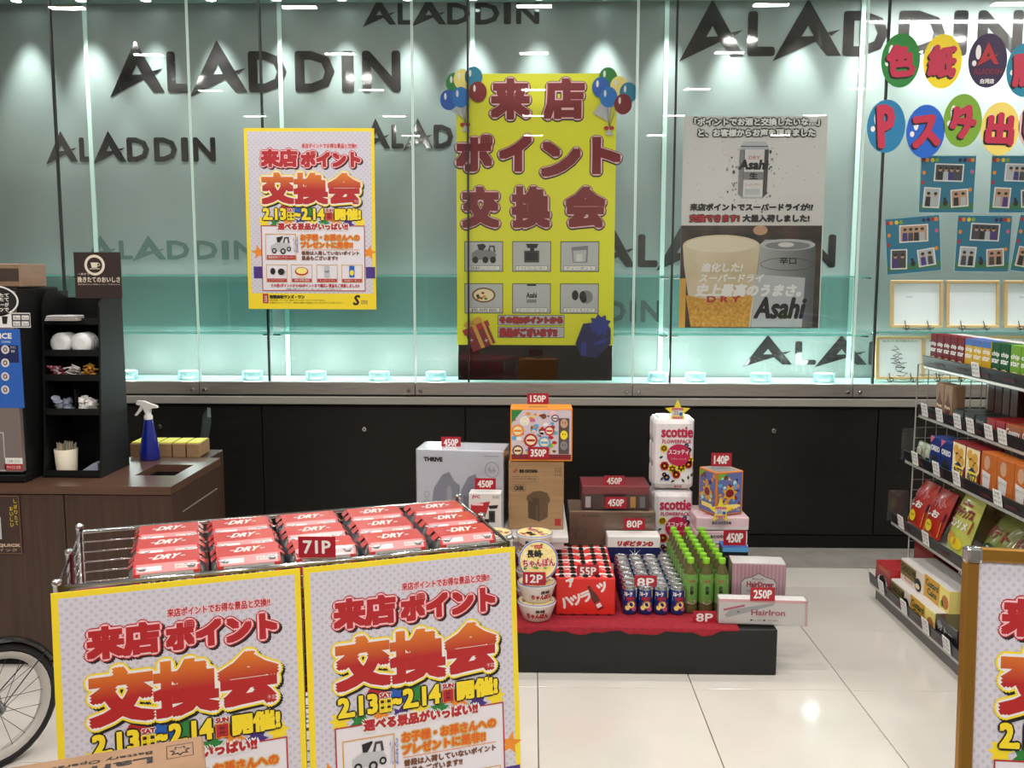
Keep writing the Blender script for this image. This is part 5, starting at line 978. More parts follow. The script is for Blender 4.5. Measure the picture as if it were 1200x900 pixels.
# green tea bottles
LIMEC = M('cap_lime', (134, 200, 44), rough=.35); TEA = M('tea_bottle', (108, 104, 62), rough=.12, trans=.35, coat=.4); LAB = M('label_green', (98, 146, 66), rough=.3, coat=.3)
def bottle():
    o = empty('green_tea_bottle'); R = .0305
    MB().lathe([(.026, 0), (R, .006), (R, .028), (R*.95, .034), (R, .04), (R, .15), (R*.9, .166), (R*.62, .188), (.0125, .203), (.0125, .21)], TEA, n=22).build('bottle', o)
    MB().lathe([(R+.0007, .042), (R+.0008, .045), (R+.0008, .148), (R+.0004, .152), (R*.92, .165)], LAB, n=24, cap=False).build('label', o)
    MB().lathe([(.0142, .207), (.0146, .210), (.0146, .226), (.0135, .2285)], LIMEC, n=18).build('cap', o)
    f_ = MB(); f_.text('お', -.007, .102, .007, .118, BLACK, 2, bold=.0008, n=6); f_.text('茶', -.008, .082, .008, .100, BLACK, 2, bold=.0008, n=6); f_.ell(.0, .050, .017, .010, M('lotus_pink', (206, 130, 160)), 1, 16); f_.rect(-.028, .128, .028, .146, M('label_pinkish', (214, 176, 140)), 1); f_.text('緑茶', -.012, .130, .012, .144, RED, 2)
    f_.poly([(-.02, .06), (.0, .075), (.02, .06), (.0, .055)], M('lotus_pink'), 1)
    mb = MB()
    for a0 in (-PI/2, PI/6, PI*5/6):
        V = [((R+.0012+z*.4)*math.cos(a0+x/R), (R+.0012+z*.4)*math.sin(a0+x/R), y) for x, y, z in f_.v]
        for m_ in f_.mats: mb.add(V, [f_.f[i] for i in range(len(f_.f)) if f_.mats[f_.mi[i]] == m_], m_)
    mb.build('label_print', o); return o
bt = bottle(); b0 = at(807.5, 700, 3.72).x
for j in range(8):
    for i in range(3):
        o = bt if (i+j) == 0 else copy_tree(bt); o.location = (b0+.003+i*.0645+rr.uniform(-.0005, .0005), 3.72+j*.0665, PZ+.0005); o.rotation_euler = (0, 0, rr.uniform(-.3, .3))
        tag(o, 'green tea bottle with a lime cap, %s from the left in the %s row' % (num[i], 'front' if j == 0 else num[j]), 'bottle', 'green tea bottles')
price('8P', 812, 716, 839, 731, 3.60, PZ, 'red price tag reading 8P in front of the green tea bottles')
# tonic box white and navy, stands on the platform behind the cans
o, mb, W, H, D = carton('tonic_box', 'white and navy medicine drink box with a white starburst', 'box', 711.5, 774, 629, 659, 4.17, PZ, .10, WHITE, 0)
hf = H*(658-629)/(701-629); hf = .123
tx(mb, W, hf, 'x', 0, 0, .01, .01, WHITE) if 0 else None
mb.rect(.0, H-.128, W, H-.052, NAVY, 1); mb.text('リポビタンD', .20*W, H-.045, .86*W, H-.022, RED, 2, bold=.003, n=6, skew=.2); mb.star(.52*W, H-.088, .038, WHITE, 2, n=8, k=.12); mb.rect(.18*W, H-.0885, .86*W, H-.0875, WHITE, 2); mb.ell(.52*W, H-.088, .006, .006, NAVY, 3)
mb.text('大正製薬株式会社', .28*W, H-.124, .72*W, H-.116, OFFW, 2); mb.ell(.90*W, H-.112, .013, .013, WHITE, 2); mb.text('V', .87*W, H-.119, .93*W, H-.105, NAVY, 3, bold=.0015); mb.build('print', o)
price('80P', 731, 607.5, 756, 620.5, 4.22, None, 'red price tag reading 80P on the white and navy box')
# brown flat carton and red gift box on it
o, mb, W, H, D = carton('brown_carton', 'glossy brown carton behind the white and navy box', 'box', 667, 768, 600, 645, 4.285, PZ, .23, CARD2, 0, True)
mb.rect(.03*W, H-.16, .42*W, H-.02, M('carton_patch', (134, 104, 84)), 1); tx(mb, W, H, 'IRIS OHYAMA', .14, .06, .36, .10, BLACK); mb.frame(.07*W, H-.13, .20*W, H-.085, .002, DGREY, 2); mb.frame(.76*W, H-.05, .97*W, H-.025, .0015, DGREY, 2); mb.rect(.78*W, H-.046, .82*W, H-.03, BLACK, 2); tx(mb, W, H, '取扱注意', .84, .07, .95, .10, BLACK)
mb.poly([(.44*W, 0), (.62*W, 0), (.44*W, H-.1)], M('carton_shadow_print', (96, 72, 58)), 1); mb.build('print', o); bz = PZ+H
o, mb, W, H, D = carton('red_gift_box', 'flat red gift box wrapped in film on the brown carton', 'box', 682, 761, 570, 590, 4.31, bz+.004, .2, M('gift_red', (150, 26, 42), rough=.35), .0, True)
rc(mb, W, H, .0, .35, 1, 1, M('gift_maroon', (74, 26, 30)), 1)
for x, m_ in ((.05, OFFW), (.30, BROWN), (.55, M('gift_grey', (104, 90, 80))), (.72, GOLDP), (.86, GREYP)): rc(mb, W, H, x, .45, x+.08, .92, m_, 2)
mb.build('print', o); price('450P', 708, 557.5, 732, 569.5, 4.33, bz+.004+H-.0, 'red price tag reading 450P in an acrylic stand on the red gift box'); price('450P', 709, 582.5, 734.5, 595.5, 4.275, None, 'red price tag reading 450P on the edge of the brown carton')
# toilet paper packs
TP = noisy(M('roll_film', rough=.22, coat=.5), (222, 216, 220), (240, 236, 238), scale=(14, 14, 5), nscale=1, bump=.25)
def flower(mb, x, y, r, m_, c_=ORG):
    for i in range(6): a = i*PI/3; mb.ell(x+r*.5*math.cos(a), y+r*.5*math.sin(a), r*.5, r*.5, m_, 5, 9)
    mb.ell(x, y, r*.3, r*.3, c_, 6, 8)
Wt = .205; Ht = .355; Dt = .2; tx0 = at(790, 540, 4.38).x
def tp_pack(z, label):
    o = empty('toilet_paper_pack', (tx0, 4.38+Dt/2, z)); tag(o, label, 'toilet paper', 'toilet paper packs')
    for i in range(3): pass
    mb = MB()
    for zi in range(3):
        for xi in (-1, 1):
            for yi in (-1, 1): mb.lathe([(.040, .004), (.050, .012), (.0512, .03), (.0512, .088), (.050, .104), (.040, .1125)], TP, (xi*.0505, yi*.041, zi*.116+.002), 20)
    tag(mb.build('rolls', o), kind='stuff'); MB().box((0, 0, Ht/2), (Wt-.012, Dt-.012, Ht-.006), TP, bev=.028).build('wrapper', o)
    mb = MB(); mb.P = plane((-Wt/2, -Dt/2+.003, 0))
    W, H = Wt, Ht
    tx(mb, W, H, 'scottie', .20, .13, .92, .265, MAG, bold=.007); tx(mb, W, H, 'FLOWERPACK', .22, .30, .90, .35, MAG, bold=.002)
    mb.ell(.60*W, .49*H, .27*W, .15*H, MAG, 7, 26); tx(mb, W, H, 'スコッティ', .37, .44, .83, .50, WHITE, 8, bold=.002); tx(mb, W, H, 'フラワーパック', .42, .55, .78, .58, PINKL, 8)
    for x, y, r, m_ in ((.28, .58, .10, YEL), (.90, .56, .07, NAVY), (.84, .62, .06, BLUE), (.92, .42, .10, YEL), (.30, .34, .12, M('poppy', (214, 60, 40))), (.50, .30, .11, YEL), (.72, .32, .12, YEL), (.90, .36, .11, M('poppy')), (.60, .22, .11, M('poppy')), (.36, .18, .09, BLUE), (.30, .22, .06, NAVY)): flower(mb, x*W*.93, y*H, r*W*.95, m_)
    for x, y, a in ((.20, .46, .4), (.48, .13, .5), (.72, .14, 2.2), (.84, .18, 1.7), (.92, .22, 1.2), (.22, .16, 1)): mb.poly([(x*W+.012*math.cos(a), y*H+.012*math.sin(a)), (x*W+.006*math.cos(a+PI/2), y*H+.006*math.sin(a+PI/2)), (x*W-.012*math.cos(a), y*H-.012*math.sin(a)), (x*W-.006*math.cos(a+PI/2), y*H-.006*math.sin(a+PI/2))], DGREEN, 6)
    tx(mb, W, H, '香りつき', .52, .93, .68, .955, RED, 6, bold=.002); mb.build('print', o); return o
tp_pack(PZ+.001, 'white flower-printed toilet paper pack, lower one of the stack'); tp_pack(PZ+Ht+.002, 'white flower-printed toilet paper pack, upper one under the star tag')
def star_tag(px, py, Y, label, num_):
    p = at(px, py, Y); k_ = Y/F_PX; o = empty('star_tag', (p.x, Y, p.z)); tag(o, label, 'price tag', 'yellow star tags'); r = 15.5*k_; P = []
    for i in range(10): a = PI/2+i*PI/5; q_ = r if i % 2 == 0 else r*.45; P.append((q_*math.cos(a), q_*math.sin(a)))
    V = [(x, y, z) for y in (-.0008, .0008) for x, z in P]+[(0, -.0008, 0), (0, .0008, 0)]
    MB().add(V, [(20, i, (i+1) % 10) for i in range(10)]+[(21, 10+(i+1) % 10, 10+i) for i in range(10)]+[(i, 10+i, 10+(i+1) % 10, (i+1) % 10) for i in range(10)], M('star_yellow', (236, 216, 50))).build('plate', o)
    mb = MB(); mb.P = plane((0, -.001, 0)); mb.rect(-6*k_, -4*k_, 6*k_, 3*k_, OFFW, 1); mb.text('お菓子交換', -6.5*k_, 2.5*k_, 6.5*k_, 5*k_, PINK, 2, bold=.4*k_); mb.text(num_, -4.5*k_, -3*k_, 1*k_, 1.6*k_, DGREY, 2); mb.text('個', 2*k_, -4*k_, 5.5*k_, -.5*k_, BLUE, 2, bold=.3*k_); mb.text('できます', -6*k_, -8*k_, 6*k_, -5.5*k_, PINK, 2, bold=.4*k_); mb.build('lettering', o)
    MB().box((0, .003, -10*k_), (12*k_, .0015, 14*k_), FILM).build('acrylic_stand', o)
star_tag(794, 483, 4.40, 'yellow star tag on top of the toilet paper', '25'); star_tag(844.5, 599, 4.215, 'yellow star tag on the tissue boxes', '20')
# tissue box packs
TS = M('tissue_pink', (226, 196, 204), rough=.3, coat=.3)
for k_ in range(4):
    a = at(813, 640, 4.24); b_ = at(875, 640, 4.24); Wb = b_.x-a.x
    o = empty('tissue_pack', ((a.x+b_.x)/2+.004+.003*(k_ % 2), 4.24+.12, PZ+.0005+k_*.0665), .0+.02*(k_ % 2)); tag(o, '%s film-wrapped pack of tissue boxes in the pink stack' % lvl[k_], 'tissue pack', 'tissue packs')
    mb = MB()
    for i in range(2): mb.box((0, (-.06+.12*i), .032), (Wb, .114, .063), TS, bev=.006)
    mb.build('tissue_boxes', o); tag(o.children[0], kind='stuff')
    mb = MB(); mb.P = plane((-Wb/2, -.1175, 0)); mb.text('scottie', .30*Wb, .030, .66*Wb, .046, DGREY, 1, bold=.001, n=6); mb.rect(.02*Wb, .004, .98*Wb, .016, OFFW, 1)
    mb.P = plane((-Wb/2, -.12, .0637), (1, 0, 0), (0, 1, 0))
    for i in range(2): mb.ell(Wb*.5, .06+.12*i, Wb*.32, .028, M('tissue_rose', (206, 122, 148)), 1); mb.ell(Wb*.5, .06+.12*i, Wb*.2, .012, WHITE, 2)
    mb.build('print', o)
tsz = PZ+4*.0665
o, mb, W, H, D = carton('character_toy_box', 'tall colourful toy box set cornerwise on the tissue packs', 'box', 837, 873, 553, 606, 4.27, tsz+.001, .15, M('toy_orange', (204, 120, 50)), .38)
H = H*1.0
rd = random.Random(5)
for Pm, ww in ((front(W, D, H), W), (leftf(W, D, H), D)):
    mb.P = Pm; rc(mb, ww, H, .06, .04, .94, .96, M('toy_blue', (96, 110, 168)))
    for i in range(46): s = rd.uniform(.03, .09); mb.ell(rd.uniform(.12, .88)*ww, rd.uniform(.1, .9)*H, s*ww, s*ww*rd.uniform(.5, 1.2), rd.choice([ORG, RED, GOLDP, BROWN, SKYB, PURP, DRED, PYEL, CYANL]), 2+(i % 4)*.4, 9)
    mb.poly([(.06*ww, .96*H), (.4*ww, .96*H), (.06*ww, .8*H)], LIME, 5); mb.star(.5*ww, .5*H, .30*ww, GOLDP, 5, .3, 7, .6); mb.ell(.5*ww, .5*H, .15*ww, .13*ww, DRED, 6); mb.rect(.2*ww, .14*H, .8*ww, .24*H, PYEL, 6)
mb.P = topf(W, D, H); mb.rect(.08*W, .08*D, .92*W, .92*D, GREYP, 1); mb.build('print', o)
price('140P', 833.5, 531, 857.5, 546.5, 4.33, tsz+H+.002, 'red price tag reading 140P in an acrylic stand on the colourful toy box')
# black and blue box
o, mb, W, H, D = carton('blue_topped_box', 'black box with a bright blue top edge beside the tissue packs', 'box', 845.5, 877, 642, 690, 4.0, PZ, .10, M('box_black', (22, 26, 34), rough=.35), -.03)
mb.rect(0, H-.02, W, H, SKYB, 1); tx(mb, W, H, 'BRAUN', .1, .2, .5, .24, GREYP); mb.P = topf(W, D, H); mb.rect(0, 0, W, D, BLUE, 1); mb.build('print', o)
price('450P', 847.5, 621.5, 874.5, 639, 4.0, None, 'red price tag reading 450P on the blue-topped box')
# hair dryer and hair iron boxes
o, mb, W, H, D = carton('hair_dryer_box', 'pink striped hair dryer box on the right of the platform', 'box', 857.5, 920.5, 661, 712, 3.70, PZ, .10, M('dryer_pink', (222, 186, 196), rough=.4), -.07, True)
for i in range(14): mb.rect((i+.1)*W/14, .0, (i+.6)*W/14, H-.004, M('dryer_stripe', (206, 160, 172)), 1)
mb.poly([(x*W, y*H) for x, y in ((.16, 0), (.16, .62), (.22, .70), (.36, .74), (.5, .82), (.64, .74), (.78, .70), (.84, .62), (.84, 0))], GREYP, 2); mb.poly([(x*W, y*H) for x, y in ((.175, 0), (.175, .61), (.23, .685), (.37, .725), (.5, .80), (.63, .725), (.77, .685), (.825, .61), (.825, 0))], WHITE, 3)
tx(mb, W, H, 'HairDryer', .28, .36, .78, .50, MAG, 4, bold=.006); tx(mb, W, H, 'Beauty', .38, .28, .6, .34, GREYP, 4); mb.rect(.24*W, .1*H, .36*W, .36*H, PINK, 4); tx(mb, W, H, '風量もスタイルも思いのまま', .27, .53, .79, .565, GREYP, 4)
mb.P = topf(W, D, H); mb.rect(0, 0, W, D, OFFW, 1); mb.build('print', o)
o, mb, W, H, D = carton('hair_iron_box', 'long white and pink hair iron box overhanging the platform corner', 'box', 842.5, 945.5, 703.5, 737, 3.575, PZ, .055, WHITE, -.05, True)
mb.rect(0, H-.012, W, H, PINKL, 1); mb.rect(W-.008, 0, W, H, PINKL, 1); X = mb.P @ Matrix.Translation((.22*W, .5*H, 0)) @ Matrix.Rotation(.24, 4, 'Z')
mb.poly([(-.05, -.014), (.14, -.004), (.15, .006), (-.03, .014), (-.055, 0)], LGREY, 2, X); mb.poly([(-.055, .016), (.03, .016), (.03, .024), (-.055, .024)], PINK, 2, X); mb.ell(.0, 0, .006, .004, GREYP, 3, 10, X)
tx(mb, W, H, 'HairIron', .37, .40, .75, .62, M('iron_rose', (190, 90, 116)), 3, bold=.012); tx(mb, W, H, 'MAX 220°C   100-240V', .36, .78, .68, .85, GREYP, 3); mb.ell(.372*W, .185*H, .004, .004, DGREY, 3); mb.ell(.52*W, .185*H, .004, .004, DGREY, 3); tx(mb, W, H, '2WAYヘアアイロン マイナスイオン', .37, .66, .66, .70, PINK, 3)
mb.build('print', o)
price('250P', 879, 688.5, 908.5, 704, 3.562, None, 'red price tag reading 250P above the hair iron box')

# ---------------------------------------------------------------- snack shelf rack on the right (faces the aisle on its left)
YE0, YE1 = 4.47, 2.45                                   # far and near end of the rack
LV = [(1.888, 1.143), (1.875, .905), (1.821, .681), (1.770, .374), (1.681, .065)]   # front edge x and z of each shelf, from the top
RK = M('rack_white', (196, 194, 188), rough=.35, metal=.3); LIP = M('lip_black', (30, 29, 32), rough=.35); LIPT = M('lip_red_text', (96, 36, 48))
rk = empty('snack_shelf_rack', (2.0, (YE0+YE1)/2, 0)); tag(rk, 'white wire snack rack with five sloping shelves along the right side', 'shelf rack'); ox, oy = rk.location.x, rk.location.y
LY = YE0-YE1; XB = 2.22
MB().box(((1.70+XB)/2-ox, 0, .028), (XB-1.70, LY-.04, .055), M('rack_base', (104, 102, 100), rough=.5)).build('base', rk)
for k_, (x, z) in enumerate(LV):
    MB().box(((x+XB)/2-ox+.004, 0, z+.004), (XB-x, LY, .012), RK, bev=.002).box((x-ox+.002, 0, z+.004), (.010, LY+.01, .016), RK, bev=.003).build('shelf', rk)
    MB().add([(x-ox-.004+dx, y, z+.012+dz) for y in (-LY/2, LY/2) for dx, dz in ((0, 0), (-.008, .048), (-.004, .050), (.004, 0))], [(0, 1, 2, 3), (7, 6, 5, 4), (0, 4, 5, 1), (1, 5, 6, 2), (2, 6, 7, 3), (3, 7, 4, 0)], LIP).build('shelf_lip', rk)
    t = MB()
    for j in range(9):
        y = LY/2-.14-j*.21; t.text('ALADDIN', 0, 0, .085, .014, LIPT, 1, bold=.0008, n=6, X=plane((x-ox-.0098, y, z+.026), (0, -1, 0), (-.16, 0, 1)))
    t.build('lip_lettering', rk)
    cards = {0: (3.93,), 1: (4.38, 4.22, 4.04, 3.92, 3.76, 3.65), 2: (4.33, 4.10, 3.90, 3.55), 3: (4.33, 4.05), 4: (4.30, 4.03, 3.80, 3.60, 3.44)}[k_]
    cm = None
    for y in cards:
        c_ = MB(); c_.box((0, 0, 0), (.003, .064, .062), WHITE if 1 else 0, bev=.0005); c_.P = plane((-.0017, .032, -.031), (0, -1, 0), (0, 0, 1))
        c_.text('シール', .014, .045, .050, .056, BLACK, 1, bold=.0006, n=4)
        for q_ in (.030, .012): c_.text('40 101', .006, q_, .030, q_+.010, BLACK, 1); c_.text('33 9', .038, q_, .058, q_+.010, BLACK, 1)
        c_.build('price_card', rk, (x-ox-.014, y-oy, z+.046), (0, -.16, 0))
for y in (YE0-.01, 3.42, YE1+.01):
    MB().box((XB-.01-ox, y-oy, .64), (.03, .02, 1.27), RK).build('upright', rk)
def end_wire(y, nm):
    mb = MB(); 
    for i in range(8): x = 1.86+(XB-1.86)*i/7; mb.tube([(x-ox, y-oy, .08), (x-ox, y-oy, 1.16)], .0022 if i else .004, RK, 5)
    for j in range(22): z = .08+j*.0515; mb.tube([(1.86-ox, y-oy, z), (XB-ox, y-oy, z)], .0018, RK, 5)
    tag(mb.build('wire_panel', rk), kind='stuff')
end_wire(YE0+.004, 'far')
mb = MB()
for i in range(40): y = YE0-i*.052; mb.tube([(XB-.03-ox, y-oy, .06), (XB-.03-ox, y-oy, 1.2)], .0018, RK, 4)
for j in range(22): z = .08+j*.052; mb.tube([(XB-.03-ox, YE0-oy, z), (XB-.03-ox, YE1-oy, z)], .0018, RK, 4)
tag(mb.build('back_wire_panel', rk), kind='stuff')
MB().box((XB+.012-ox, 0, .62), (.012, LY, 1.1), M('rack_back', (98, 96, 90), rough=.7)).build('back_board', rk)
for k_, n_ in ((2, .16), (3, .10)):
    x, z = LV[k_]; MB().box((x+.03-ox, YE0+.010-oy, z+.09), (.10, .002, .15), FILM).build('end_guard', rk)

def snack(name, label, cat, k_, y, w_, d, h, mat, dec, dx=.01, dz=0, group=None, lean=0, bag=False, topc=None):
    """product on shelf k_, its face towards the aisle (-X); w_ along the rack, y its far end"""
    x, z = LV[k_]; x += dx; z += .0105+dz
    o = empty(name, (x+d/2, y-w_/2, z), rot=(lean, 0, -PI/2)) if not lean else empty(name, (x+d/2, y-w_/2, z), rot=(0, 0, -PI/2))
    if lean: o.rotation_euler = (Matrix.Rotation(-PI/2, 4, 'Z') @ Matrix.Rotation(-lean, 4, 'X')).to_euler()
    tag(o, label, cat, group); mb = MB()
    if bag:
        V = []; n = 9; mm = 7
        for sgn in (-1, 1):
            for i in range(n):
                for j in range(mm):
                    u, v_ = i/(n-1)*2-1, j/(mm-1); b2 = (1-u*u)**.5*(math.sin(PI*min(max(v_*.92+.04, 0), 1)))**.6
                    V.append((u*w_/2*(1-.04*math.sin(PI*v_)), sgn*(d/2*b2+.0015), v_*h))
        F = [(s_*n*mm+i*mm+j, s_*n*mm+(i+1)*mm+j, s_*n*mm+(i+1)*mm+j+1, s_*n*mm+i*mm+j+1) for s_ in (0, 1) for i in range(n-1) for j in range(mm-1)]
        mb.add(V, F, mat, smooth=True); mb.add([V[q_] for q_ in (0, n*mm, n*mm*2-mm, (n-1)*mm)], [(0, 1, 2, 3)], mat); mb.build('bag', o)
        p_ = MB(); dec(p_, w_, h); V2 = []
        for X_, Y_, Z_ in p_.v:
            u, v_ = min(max((X_-w_/2)/(w_/2), -1), 1), min(max(Y_/h, 0), 1); b2 = (1-u*u)**.5*(math.sin(PI*min(max(v_*.92+.04, 0), 1)))**.6; V2.append((X_-w_/2, -(d/2*b2+.0025+Z_*2), Y_))
        q2_ = MB()
        for m_ in p_.mats: q2_.add(V2, [p_.f[i] for i in range(len(p_.f)) if p_.mats[p_.mi[i]] == m_], m_)
        q2_.build('print', o)
    else:
        mb.box((0, 0, h/2), (w_-.002, d, h), mat, bev=.002)
        if topc: mb.P = topf(w_, d, h); mb.rect(.001, .001, w_-.001, d-.001, topc, 1)
        mb.build('carton', o); p_ = MB(); p_.P = front(w_, d, h); dec(p_, w_, h); p_.build('print', o)
    return o
def strips(p_, w_, h, lst): 
    for a, b_, m_ in lst: p_.rect(.001, a*h, w_-.001, b_*h, m_, 1)
CRED = M('chip_red', (112, 16, 30), rough=.6, spec=.2); CYEL = M('chip_yellow', (204, 166, 24), rough=.6, spec=.2); CGRN = M('chip_green', (14, 80, 38), rough=.6, spec=.2); CPGR = M('chip_pale_green', (110, 160, 44), rough=.6, spec=.2)
def chipdec(base, top=None):
    def f(p_, w_, h):
        if top: p_.rect(.001, .82*h, w_-.001, h-.001, top, 1)
        p_.text('chip', w_*.10, .63*h, w_*.90, .77*h, WHITE, 2, bold=.0012, n=6); p_.text('star', w_*.10, .48*h, w_*.90, .59*h, WHITE, 2, bold=.0012, n=6)
        p_.ell(w_*.5, .24*h, w_*.42, .10*h, CREAM if base is not CYEL else ORG, 2, 16); p_.ell(w_*.45, .25*h, w_*.3, .07*h, GOLDP, 3, 14); p_.rect(w_*.05, .02*h, w_*.95, .10*h, BROWN if base is CRED else PINK, 2)
    return f
y = 4.44
for i in range(5): snack('potato_chip_box', 'dark red potato chip box on the top shelf, %s from the far end' % num[i], 'snack box', 0, y-i*.070, .068, .07, .158, CRED, chipdec(CRED), group='chip boxes on the top shelf')
y -= .352
for i in range(3): snack('potato_chip_box', 'yellow chip box with a blue top band, %s after the red ones' % num[i], 'snack box', 0, y-i*.078, .076, .07, .158, CYEL, chipdec(CYEL, BLUE), group='chip boxes on the top shelf', topc=BLUE)
y -= .236
for i in range(2): snack('potato_chip_box', 'green chip box after the yellow ones, %s of two' % num[i], 'snack box', 0, y-i*.075, .073, .07, .158, CGRN, chipdec(CGRN), group='chip boxes on the top shelf')
y -= .152
for i in range(4): snack('potato_chip_box', 'pale green chip box near the top shelf end, %s after the green ones' % num[i], 'snack box', 0, y-i*.08, .078, .07, .158, CPGR, chipdec(CPGR), group='chip boxes on the top shelf')
for i in range(6): snack('potato_chip_box', 'white-topped chip box in the rear row of the top shelf, %s from the far end' % num[i], 'snack box', 0, 4.43-i*.16, .15, .07, .156, (CRED, CRED, BLUE, BLUE, CGRN, CPGR)[i], lambda p_, w_, h: p_.rect(.01, .02, w_-.01, .03, WHITE, 1), dx=.09, group='rear chip boxes on the top shelf', topc=OFFW)
# second shelf
KRAFT = M('kraft_bag', (140, 110, 84), rough=.6)
def dropd(p_, w_, h): p_.ell(w_*.5, h*.42, w_*.36, h*.2, M('cocoa', (96, 42, 28)), 1, 16); p_.poly([(w_*.3, h*.5), (w_*.5, h*.85), (w_*.7, h*.5), (w_*.5, h*.4)], M('cocoa'), 2); p_.text('Pure', w_*.2, h*.38, w_*.8, h*.46, CREAM, 3, bold=.001, n=6)
for i in range(2): snack('kraft_snack_box', 'brown kraft snack packet with a dark drop motif, %s of two' % num[i], 'snack packet', 1, 4.32-i*.085, .08, .06, .175, KRAFT, dropd, group='kraft packets')
for i in range(4): snack('dark_snack_box', 'narrow dark brown box in the rear of the second shelf, %s from the far end' % num[i], 'snack box', 1, 4.10-i*.065, .06, .12, .20, M('dark_cocoa', (62, 36, 26), rough=.4), lambda p_, w_, h: (p_.rect(w_*.15, h*.1, w_*.3, h*.9, BROWN, 1), p_.rect(w_*.6, h*.2, w_*.8, h*.8, M('cocoa'), 1)), dx=.14, group='dark boxes in the rear of the second shelf')
for i in range(3): snack('black_snack_box', 'low black box with silver lettering on the second shelf, %s from the far end' % num[i], 'snack box', 1, 4.13-i*.10, .096, .13, .080, M('box_anthracite', (30, 34, 36), rough=.4), lambda p_, w_, h: (p_.text('GRAND', w_*.1, h*.62, w_*.8, h*.8, LGREY, 2), p_.ell(w_*.4, h*.35, w_*.25, h*.15, DGREY, 1), p_.ell(w_*.75, h*.4, w_*.12, h*.2, DGREEN, 1)), group='low black boxes on the second shelf')
for i in range(2): snack('red_snack_box', 'low red snack box on the second shelf, %s from the far end' % num[i], 'snack box', 1, 3.83-i*.075, .072, .14, .085, M('snack_red', (150, 30, 36), rough=.4), lambda p_, w_, h: p_.rect(w_*.1, h*.3, w_*.9, h*.4, GOLDP, 1), group='low red boxes')
for i in range(4): snack('orange_snack_box', 'brown and orange biscuit box with white lettering, %s beyond the red boxes' % num[i], 'snack box', 1, 3.675-i*.125, .12, .14, .085, M('snack_orange', (158, 84, 46), rough=.4), lambda p_, w_, h: (p_.text('Country', w_*.05, h*.4, w_*.9, h*.8, WHITE, 2, bold=.0015, n=6), p_.ell(w_*.8, h*.25, w_*.14, h*.2, GOLDP, 1)), group='orange biscuit boxes')
# third shelf
def packd(p_, w_, h): p_.ell(w_*.5, h*.6, w_*.4, h*.28, BROWN, 1, 12); p_.rect(w_*.1, h*.08, w_*.6, h*.3, WHITE, 2); p_.ell(w_*.7, h*.3, w_*.25, h*.2, DGREEN, 2)
for i in range(2): snack('snack_pouch', 'pale grey-green snack pouch on the third shelf, %s from the far end' % num[i], 'snack bag', 2, 4.40-i*.088, .085, .05, .11, M('pouch_sage', (160, 170, 148), rough=.35), packd, bag=True, group='sage pouches')
def oreo(p_, w_, h):
    p_.poly([(0, h), (w_*.45, h), (0, h*.8)], PINK, 1); p_.text('OREO', w_*.08, h*.62, w_*.92, h*.76, WHITE, 2, bold=.0016, n=6); p_.ell(w_*.5, h*.34, w_*.3, h*.18, BLACK, 3, 16); p_.poly([(0, 0), (w_, 0), (w_, h*.3), (w_*.75, h*.14), (w_*.3, h*.12), (0, h*.32)], SKYB, 2)
for i in range(2): snack('cookie_box', 'blue cookie box with a black sandwich cookie, %s from the far end' % num[i], 'snack box', 2, 4.225-i*.11, .105, .09, .165, M('cookie_blue', (22, 46, 120), rough=.35), oreo, group='blue cookie boxes')
def ritz(p_, w_, h):
    p_.rect(.002, h*.16, w_-.002, h*.96, CREAM, 1)
    for q_, r_ in ((.28, .80), (.66, .76), (.4, .62), (.72, .56)): p_.ell(w_*q_, h*r_, w_*.2, h*.12, GOLDP, 2, 14)
    p_.poly([(w_*.6, 0), (w_, 0), (w_, h*.5), (w_*.6, h*.2)], DRED, 2); p_.ell(w_*.5, h*.3, w_*.36, h*.18, YEL, 3, 16); p_.text('RITZ', w_*.2, h*.22, w_*.8, h*.38, NAVY, 4, bold=.0016, n=6); p_.poly([(w_*.2, h*.44), (w_*.8, h*.44), (w_*.5, h*.54)], NAVY, 4)
for i in range(2): snack('cracker_box', 'dark red and cream cracker box with round crackers, %s of two' % num[i], 'snack box', 2, 4.0-i*.125, .12, .10, .185, M('cracker_red', (124, 26, 34), rough=.35), ritz, group='cracker boxes')
def orb(p_, w_, h): p_.ell(w_*.4, h*.78, w_*.2, h*.16, SKIN, 1, 12); p_.poly([(w_*.1, h*.6), (w_*.65, h*.55), (w_*.6, h*.15), (w_*.2, h*.12)], OFFW, 1); p_.text('ホワイト', w_*.14, h*.42, w_*.6, h*.5, DGREY, 2)
for i in range(4): snack('orange_snack_bag', 'orange snack bag with a white panel, %s beyond the crackers' % num[i], 'snack bag', 2, 3.745-i*.13, .125, .07, .185, M('snack_amber', (190, 104, 44), rough=.35), orb, bag=i > 5, group='orange snack packs')
